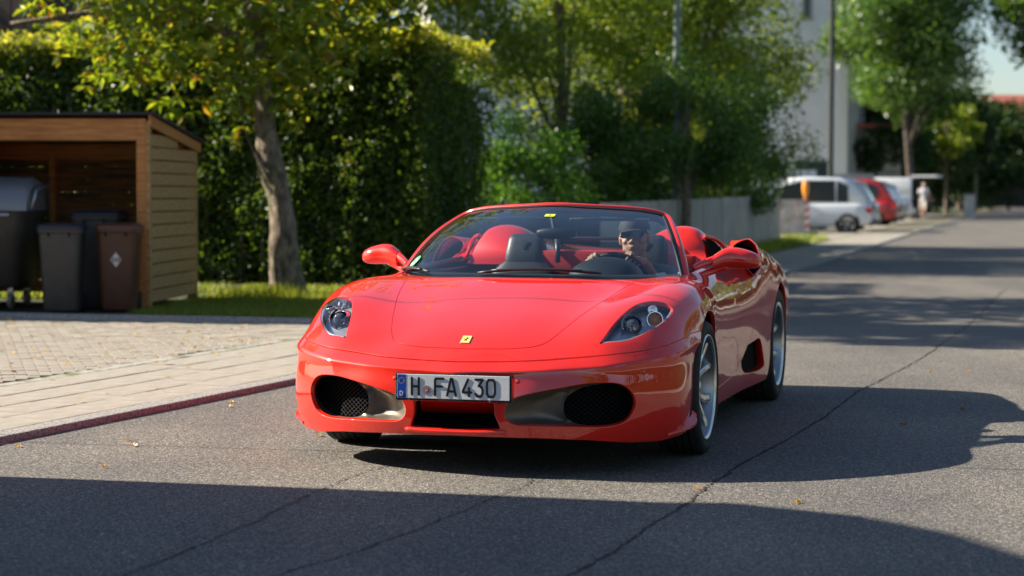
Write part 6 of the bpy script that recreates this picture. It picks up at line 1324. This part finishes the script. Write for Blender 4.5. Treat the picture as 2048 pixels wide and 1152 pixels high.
parked(car_at(1622, 68.5), hdg(-.95, .32), (.60, .64, .69), 'white estate car with roof rails just behind the white hatchback', 'hatch', 2.7, 4.5, 1.8, 1.46, .96)
parked(car_at(1684, 76.5), hdg(-.93, .36), (.36, .012, .015), 'red car parked between the white cars and the silver one', 'hatch', 2.65, 4.3, 1.8, 1.56, 1.0)
parked(car_at(1708, 83.5), hdg(-.93, .36), (.42, .43, .40), 'silver car squeezed between the red car and the white van', 'hatch', 2.6, 4.2, 1.78, 1.55, .98)
vn, vm = parked(car_at(1718, 90.0), hdg(-.94, .34), (.66, .67, .70), 'white van with its tailgate raised above the pedestrian', 'van', 3.0, 4.9, 1.95, 2.02, 1.10)
MB().box(-3.55, -2.40, -.80, .80, 1.94, 2.04, b=.03).build('tailgate', vm, vn); MB().box(-2.475, -2.44, -.72, .72, .60, 1.88, b=.01).build('load_bay', M_void, vn)
for s in (1, -1): MB().tube([(-2.42, s * .74, 1.6), (-3.1, s * .76, 1.93)], .02, 6).build('gas_strut', M_black, vn)
tr_ = empty('box_trailer', car_at(1703, 80), hdg(-.98, .2), 'white box trailer bearing a yellow emblem behind the white cars', 'trailer')
MB().box(-.85, .85, -.9, .9, .55, 1.98, b=.04).build('box_body', noisy(mat('trailer_white', (.55, .58, .58), .5), (.30, .33, .33), (.40, .43, .43), 2), tr_)
MB().box(-.87, .87, .86, .92, 1.95, 2.0).build('top_rail', M_galv, tr_)
q = MB(); Mx = Matrix.Translation((-.10, .905, 1.52)) @ Matrix.Rotation(-PI / 2, 4, 'X'); q.prism([(.14 * math.cos(a) , .14 * math.sin(a)) for a in (PI / 2, PI * 1.17, PI * 1.83)], -.003, .012, Mx); q.lathe([(.0005, .014), (.07, .014)], 14, Mx); q.build('emblem', M_yel, tr_)
for x in (-.5, .5):
    for s in (1, -1): MB().lathe([(.0005, .1), (.30, .1), (.32, .08), (.32, -.08), (.0005, -.08)], 24, Matrix.Translation((x * .8, s * .85, .33)) @ Matrix.Rotation(PI / 2, 4, 'X')).build('wheel', M_rubber, tr_, angle=40)
# ================================================================= PEOPLE
def capsule(q, a, ra, b, rb, n=14, k=5):
    a, b = Vector(a), Vector(b); t = (b - a); L = t.length or 1e-6; t = t / L; pts, rr = [], []
    for i in range(k): g = PI / 2 * (1 - i / k); pts.append(a - t * ra * math.sin(g)); rr.append(max(ra * math.cos(g), .0008))
    pts += [a, (a + b) / 2, b]; rr += [ra, (ra + rb) / 2, rb]
    for i in range(1, k + 1): g = PI / 2 * i / k; pts.append(b + t * rb * math.sin(g)); rr.append(max(rb * math.cos(g), .0008))
    q.tube(pts, rr, n)
def ball(q, c, r, M=None):
    bm = bmesh.new(); bmesh.ops.create_icosphere(bm, subdivisions=3, radius=1); c = Vector(c)
    v = [Vector((p.co.x * r[0], p.co.y * r[1], p.co.z * r[2])) for p in bm.verts]; v = [(M @ p if M else p) + c for p in v]; f = [[x.index for x in p.verts] for p in bm.faces]; bm.free(); q.add(v, f)
def fuse(name, q, voxel, mats, parent, region, smooth=2):
    """one continuous skin round all the shapes in q; region(centre)->material index"""
    o = q.build(name, None); md = o.modifiers.new('r', 'REMESH'); md.mode = 'VOXEL'; md.voxel_size = voxel; sm = o.modifiers.new('s', 'SMOOTH'); sm.factor = .5; sm.iterations = smooth
    dg = bpy.context.evaluated_depsgraph_get(); me = bpy.data.meshes.new_from_object(o.evaluated_get(dg)); old = o.data; o.modifiers.clear(); o.data = me; bpy.data.meshes.remove(old)
    me.materials.clear()
    for m in mats: me.materials.append(m)
    me.polygons.foreach_set('material_index', [region(p.center) for p in me.polygons]); me.polygons.foreach_set('use_smooth', [True] * len(me.polygons)); me.update(); o.parent = parent; return o
M_skin = noisy(mat('skin', (.50, .28, .20), .5), (.46, .25, .175), (.54, .31, .22), 14); M_skin.node_tree.nodes['Principled BSDF'].inputs['Subsurface Weight'].default_value = .12
M_skin.node_tree.nodes['Principled BSDF'].inputs['Subsurface Scale'].default_value = .01
M_shirt = noisy(mat('grey_shirt', (.10, .115, .125), .85), (.08, .095, .105), (.13, .145, .155), 20, bump=.15, bscale=150)
def head(q, c, M, s=1.0):
    """c = middle of the head; M maps face-forward +x, left +y, up +z"""
    P = lambda x, y, z: Vector(c) + M @ Vector((x * s, y * s, z * s)); R3 = M.to_3x3()
    B = lambda p, r: ball(q, P(*p), [v * s for v in r], R3)
    B((-.012, 0, .030), (.098, .077, .088)); B((.020, 0, -.020), (.072, .066, .085)); B((.032, 0, -.070), (.048, .045, .038)); B((.062, 0, -.090), (.020, .024, .016))
    B((.082, 0, .012), (.014, .052, .012)); B((.050, .038, -.018), (.036, .024, .022)); B((.050, -.038, -.018), (.036, .024, .022))
    B((.094, 0, .000), (.010, .009, .024)); B((.104, 0, -.018), (.014, .012, .010)); B((.094, .012, -.021), (.010, .008, .007)); B((.094, -.012, -.021), (.010, .008, .007))
    B((.084, 0, -.047), (.011, .024, .0055)); B((.082, 0, -.057), (.010, .020, .006)); B((.02, .046, -.055), (.035, .018, .022)); B((.02, -.046, -.055), (.035, .018, .022))
    for e in (1, -1): B((-.008, e * .078, -.005), (.016, .009, .030)); B((-.004, e * .076, -.026), (.009, .008, .010))
def hand_grip(q, c, axis, inward, s=1.0, palm=(.0, .0, .0)):
    """fingers curling round a bar of radius ~15 mm; axis along the bar, inward = from fingertips' side to palm"""
    c = Vector(c); ax = Vector(axis).normalized(); iw = Vector(inward).normalized(); up = ax.cross(iw).normalized()
    capsule(q, c + iw * .030 - ax * .030, .017 * s, c + iw * .030 + ax * .030, .016 * s)
    for k, ln in enumerate((.95, 1.05, 1.0, .82)):
        b = c + ax * (.033 - k * .0215) * s; r = .0088 * s
        p0 = b + iw * .026 + up * .010; p1 = b + up * .027 * ln + iw * .004; p2 = b + up * .020 * ln - iw * .022 * ln; p3 = b - iw * .026 * ln - up * .002
        capsule(q, p0, r * 1.1, p1, r); capsule(q, p1, r, p2, r * .95); capsule(q, p2, r * .95, p3, r * .85)
    t0 = c + iw * .034 + ax * .030; capsule(q, t0, .011 * s, t0 - up * .022 - iw * .018 + ax * .014, .0098 * s); capsule(q, t0 - up * .022 - iw * .018 + ax * .014, .0098 * s, t0 - up * .022 - iw * .040 + ax * .004, .0085 * s)
# driver, in the car's frame
drv = empty('person', (0, 0, 0), 0, 'driver in a black cap, sunglasses and grey shirt holding the steering wheel', 'person')
drv.location = car.location; drv.rotation_euler = car.rotation_euler
HC = Vector((-1.13, .352, 1.005)); HM_ = (Matrix.Rotation(math.radians(3), 4, 'Z') @ Matrix.Rotation(math.radians(-2), 4, 'Y') @ Matrix.Rotation(math.radians(4), 4, 'X'))
q = MB(); head(q, HC, HM_, 1.0)
capsule(q, (-1.155, .352, .93), .056, (-1.175, .350, .83), .062)
ball(q, (-1.20, .350, .74), (.12, .18, .13)); ball(q, (-1.16, .350, .55), (.12, .16, .22)); ball(q, (-1.10, .350, .36), (.15, .17, .13))
g1 = swM @ Vector((.178 * math.cos(PI / 2 + 1.05 + PI), .178 * math.sin(PI / 2 + 1.05 + PI), 0)); 
def rimp(a): return swM @ Vector((.178 * math.cos(a), .178 * math.sin(a), 0)), (swM.to_3x3() @ Vector((-math.sin(a), math.cos(a), 0)))
# find rim angles: top of the wheel is where z is greatest
aa_ = np.linspace(0, 2 * PI, 73); tops = max(aa_, key=lambda a: rimp(a)[0].z)
grips = []
for sgn in (1, -1):
    pr, ax = min([rimp(tops + d) for d in (.66, -.66)], key=lambda t: -sgn * t[0].y); grips.append((sgn, pr, ax))
for sgn, pr, ax in grips:
    iw = (pr - swc).normalized() * .3 + Vector((-.9, 0, -.15)); wrist = pr + iw.normalized() * .085 + Vector((0, sgn * .015, -.02))
    hand_grip(q, pr, ax * (1 if ax.y * sgn < 0 else -1), iw)
    sh_ = Vector((-1.19, .350 + sgn * .175, .79)); el = Vector((-.98, .350 + sgn * .27, .58))
    capsule(q, pr + iw.normalized() * .032, .024, wrist, .026); capsule(q, wrist, .028, el, .045); capsule(q, el, .046, sh_, .062); capsule(q, sh_, .068, (-1.19, .350, .80), .075)
    capsule(q, (-1.08, .350 + sgn * .09, .38), .085, (-.72, .350 + sgn * .13, .50), .062); capsule(q, (-.72, .350 + sgn * .13, .50), .058, (-.46, .350 + sgn * .12, .28), .042)
wrs = [pr + (pr - swc).normalized() * 0 for _, pr, _ in grips]
def reg(c):
    if c.z > .865 and c.x < -1.0: return 0
    if c.x > -.80 and c.z > .80: return 0
    if c.z < .45: return 2
    return 1
drvb = fuse('body', q, .0045, [M_skin, M_shirt, mat('dark_trousers', (.02, .022, .03), .85)], drv, reg)
# cap, sunglasses, hair
cap = MB(); Vv = []; HT = Matrix.Translation(HC) @ HM_
for i in range(9):
    t = i / 8 * PI / 2
    for a in np.linspace(0, 2 * PI, 28, endpoint=False): Vv.append(HT @ Vector((-.014 + .108 * math.cos(t) ** .8 * math.cos(a) if i < 8 else -.014, .086 * math.cos(t) ** .8 * math.sin(a) if i < 8 else 0, .042 + .086 * math.sin(t))))
cap.add(Vv, [[i * 28 + k, i * 28 + (k + 1) % 28, (i + 1) * 28 + (k + 1) % 28, (i + 1) * 28 + k] for i in range(8) for k in range(28)])
M_cap = noisy(mat('black_cap', (.012, .013, .016), .8), (.010, .011, .013), (.02, .021, .025), 30); cpo = cap.build('cap', M_cap, drvb, smooth=True)
br_ = MB(); top_v, bot_v = [], []
for i in range(6):
    for a in np.linspace(-1.15, 1.15, 17):
        r0 = .085 + i / 5 * .062 * math.cos(a * .9); p = Vector((r0 * math.cos(a) * 1.06 - .010 + .0, .080 * math.sin(a) * (1 + i * .02), .050 - .012 * (i / 5) - .012 * (a / 1.15) ** 2)); top_v.append(HT @ p); bot_v.append(HT @ (p - Vector((0, 0, .004))))
br_.add(top_v + bot_v, [[i * 17 + k, i * 17 + k + 1, (i + 1) * 17 + k + 1, (i + 1) * 17 + k] for i in range(5) for k in range(16)] + [[102 + i * 17 + k, 102 + (i + 1) * 17 + k, 102 + (i + 1) * 17 + k + 1, 102 + i * 17 + k + 1] for i in range(5) for k in range(16)] + [[85 + k, 86 + k, 188 + k, 187 + k] for k in range(16)]); br_.build('cap_brim', M_cap, drvb, smooth=True)
gl_ = MB()
for e in (1, -1):
    pts = [(.028 * math.copysign(abs(math.cos(a)) ** .75, math.cos(a)), .019 * math.copysign(abs(math.sin(a)) ** .8, math.sin(a))) for a in np.linspace(0, 2 * PI, 24, endpoint=False)]
    o_ = [HT @ Vector((.108 - abs(e * .034 + y) ** 2 * 5.5, e * .034 + y, .017 + z)) for y, z in pts]; i_ = [p - HT.to_3x3() @ Vector((.004, 0, 0)) for p in o_]
    gl_.add(o_ + i_, [list(range(24)), list(range(24, 48))[::-1]] + [[k, (k + 1) % 24, 24 + (k + 1) % 24, 24 + k] for k in range(24)])
    gl_.tube([HT @ Vector((.092, e * .064, .024)), HT @ Vector((.05, e * .076, .022)), HT @ Vector((-.005, e * .082, .014))], .0028, 6)
gl_.tube([HT @ Vector((.106, .010, .022)), HT @ Vector((.110, 0, .024)), HT @ Vector((.106, -.010, .022))], .003, 6); gl_.build('sunglasses', mat('dark_lens', (.008, .008, .009), .06, 0, .5), drvb, angle=50)
# pedestrian walking along the pavement
pp = (19.55, 95.5)
ped = empty('person', (pp[0], pp[1], .05), math.radians(70), 'pedestrian in a grey T-shirt and beige shorts walking beside the white van', 'person')
q = MB(); head(q, (0, 0, 1.60), Matrix.Rotation(.1, 4, 'Y'), .98)
capsule(q, (-.02, 0, 1.53), .055, (-.02, 0, 1.42), .06); ball(q, (-.01, 0, 1.28), (.13, .19, .17)); ball(q, (.03, 0, 1.08), (.155, .175, .17)); ball(q, (0, 0, .92), (.14, .18, .13))
for s in (1, -1):
    st = .20 * s; capsule(q, (-.02, s * .17, 1.38), .065, (-.04 - .05 * s, s * .27, 1.12), .046); capsule(q, (-.04 - .05 * s, s * .27, 1.12), .043, (.05 - .08 * s, s * .30, .88), .030)
    hp_ = Vector((.05 - .08 * s, s * .30, .84)); ball(q, hp_, (.030, .018, .042))
    for k in range(4): capsule(q, hp_ + Vector((.022 - k * .015, 0, -.03)), .0085, hp_ + Vector((.026 - k * .015, -s * .012, -.088 + (.012 if k == 3 else 0))), .007)
    capsule(q, hp_ + Vector((.022, 0, .01)), .011, hp_ + Vector((.048, -s * .008, -.035)), .009)
    capsule(q, (0, s * .09, .88), .105, (st * .55, s * .10, .50), .068); capsule(q, (st * .55, s * .10, .50), .060, (st * (.9 if s > 0 else 1.5), s * .10, .10 + (0 if s > 0 else .06)), .038)
    fx2 = st * (.9 if s > 0 else 1.5); fz = .05 + (0 if s > 0 else .06); capsule(q, (fx2 - .04, s * .10, fz), .042, (fx2 + .14, s * .11, fz - .012), .034)
def regp(c):
    if c.z > 1.46: return 0
    if c.z > .93: return 1 if not (abs(c.y) > .235 and c.z < 1.2) else 0
    if c.z > .52 and abs(c.y) < .235: return 2
    if c.z < .11: return 3
    return 0
pb = fuse('body', q, .011, [M_skin, noisy(mat('tshirt_grey', (.33, .33, .36), .85), (.45, .45, .49), (.56, .56, .60), 8), noisy(mat('shorts_beige', (.42, .38, .34), .85), (.55, .51, .46), (.66, .62, .56), 8), mat('dark_shoes', (.05, .05, .05), .7)], ped, regp)
hq = MB(); ball(hq, (-.022, 0, 1.648), (.098, .082, .085)); hb_ = hq.build('hair', noisy(mat('grey_hair', (.42, .40, .38), .8), (.5, .48, .46), (.66, .64, .6), 30), pb, smooth=True)
bg_ = empty('shopping_bag', (pp[0] - .36, pp[1] - .25, .05), 0, 'white carrier bag hanging from the hand of the pedestrian', 'bag')
q = MB(); q.prism([(-.10, .30), (.10, .30), (.13, .66), (-.13, .66)], -.05, .05, Matrix.Rotation(PI / 2, 4, 'X')); q.build('bag_body', M_wpl, bg_); MB().tube([(-.08, 0, .66), (-.04, 0, .80), (.04, 0, .80), (.08, 0, .66)], .008, 6).build('handle', M_wpl, bg_)
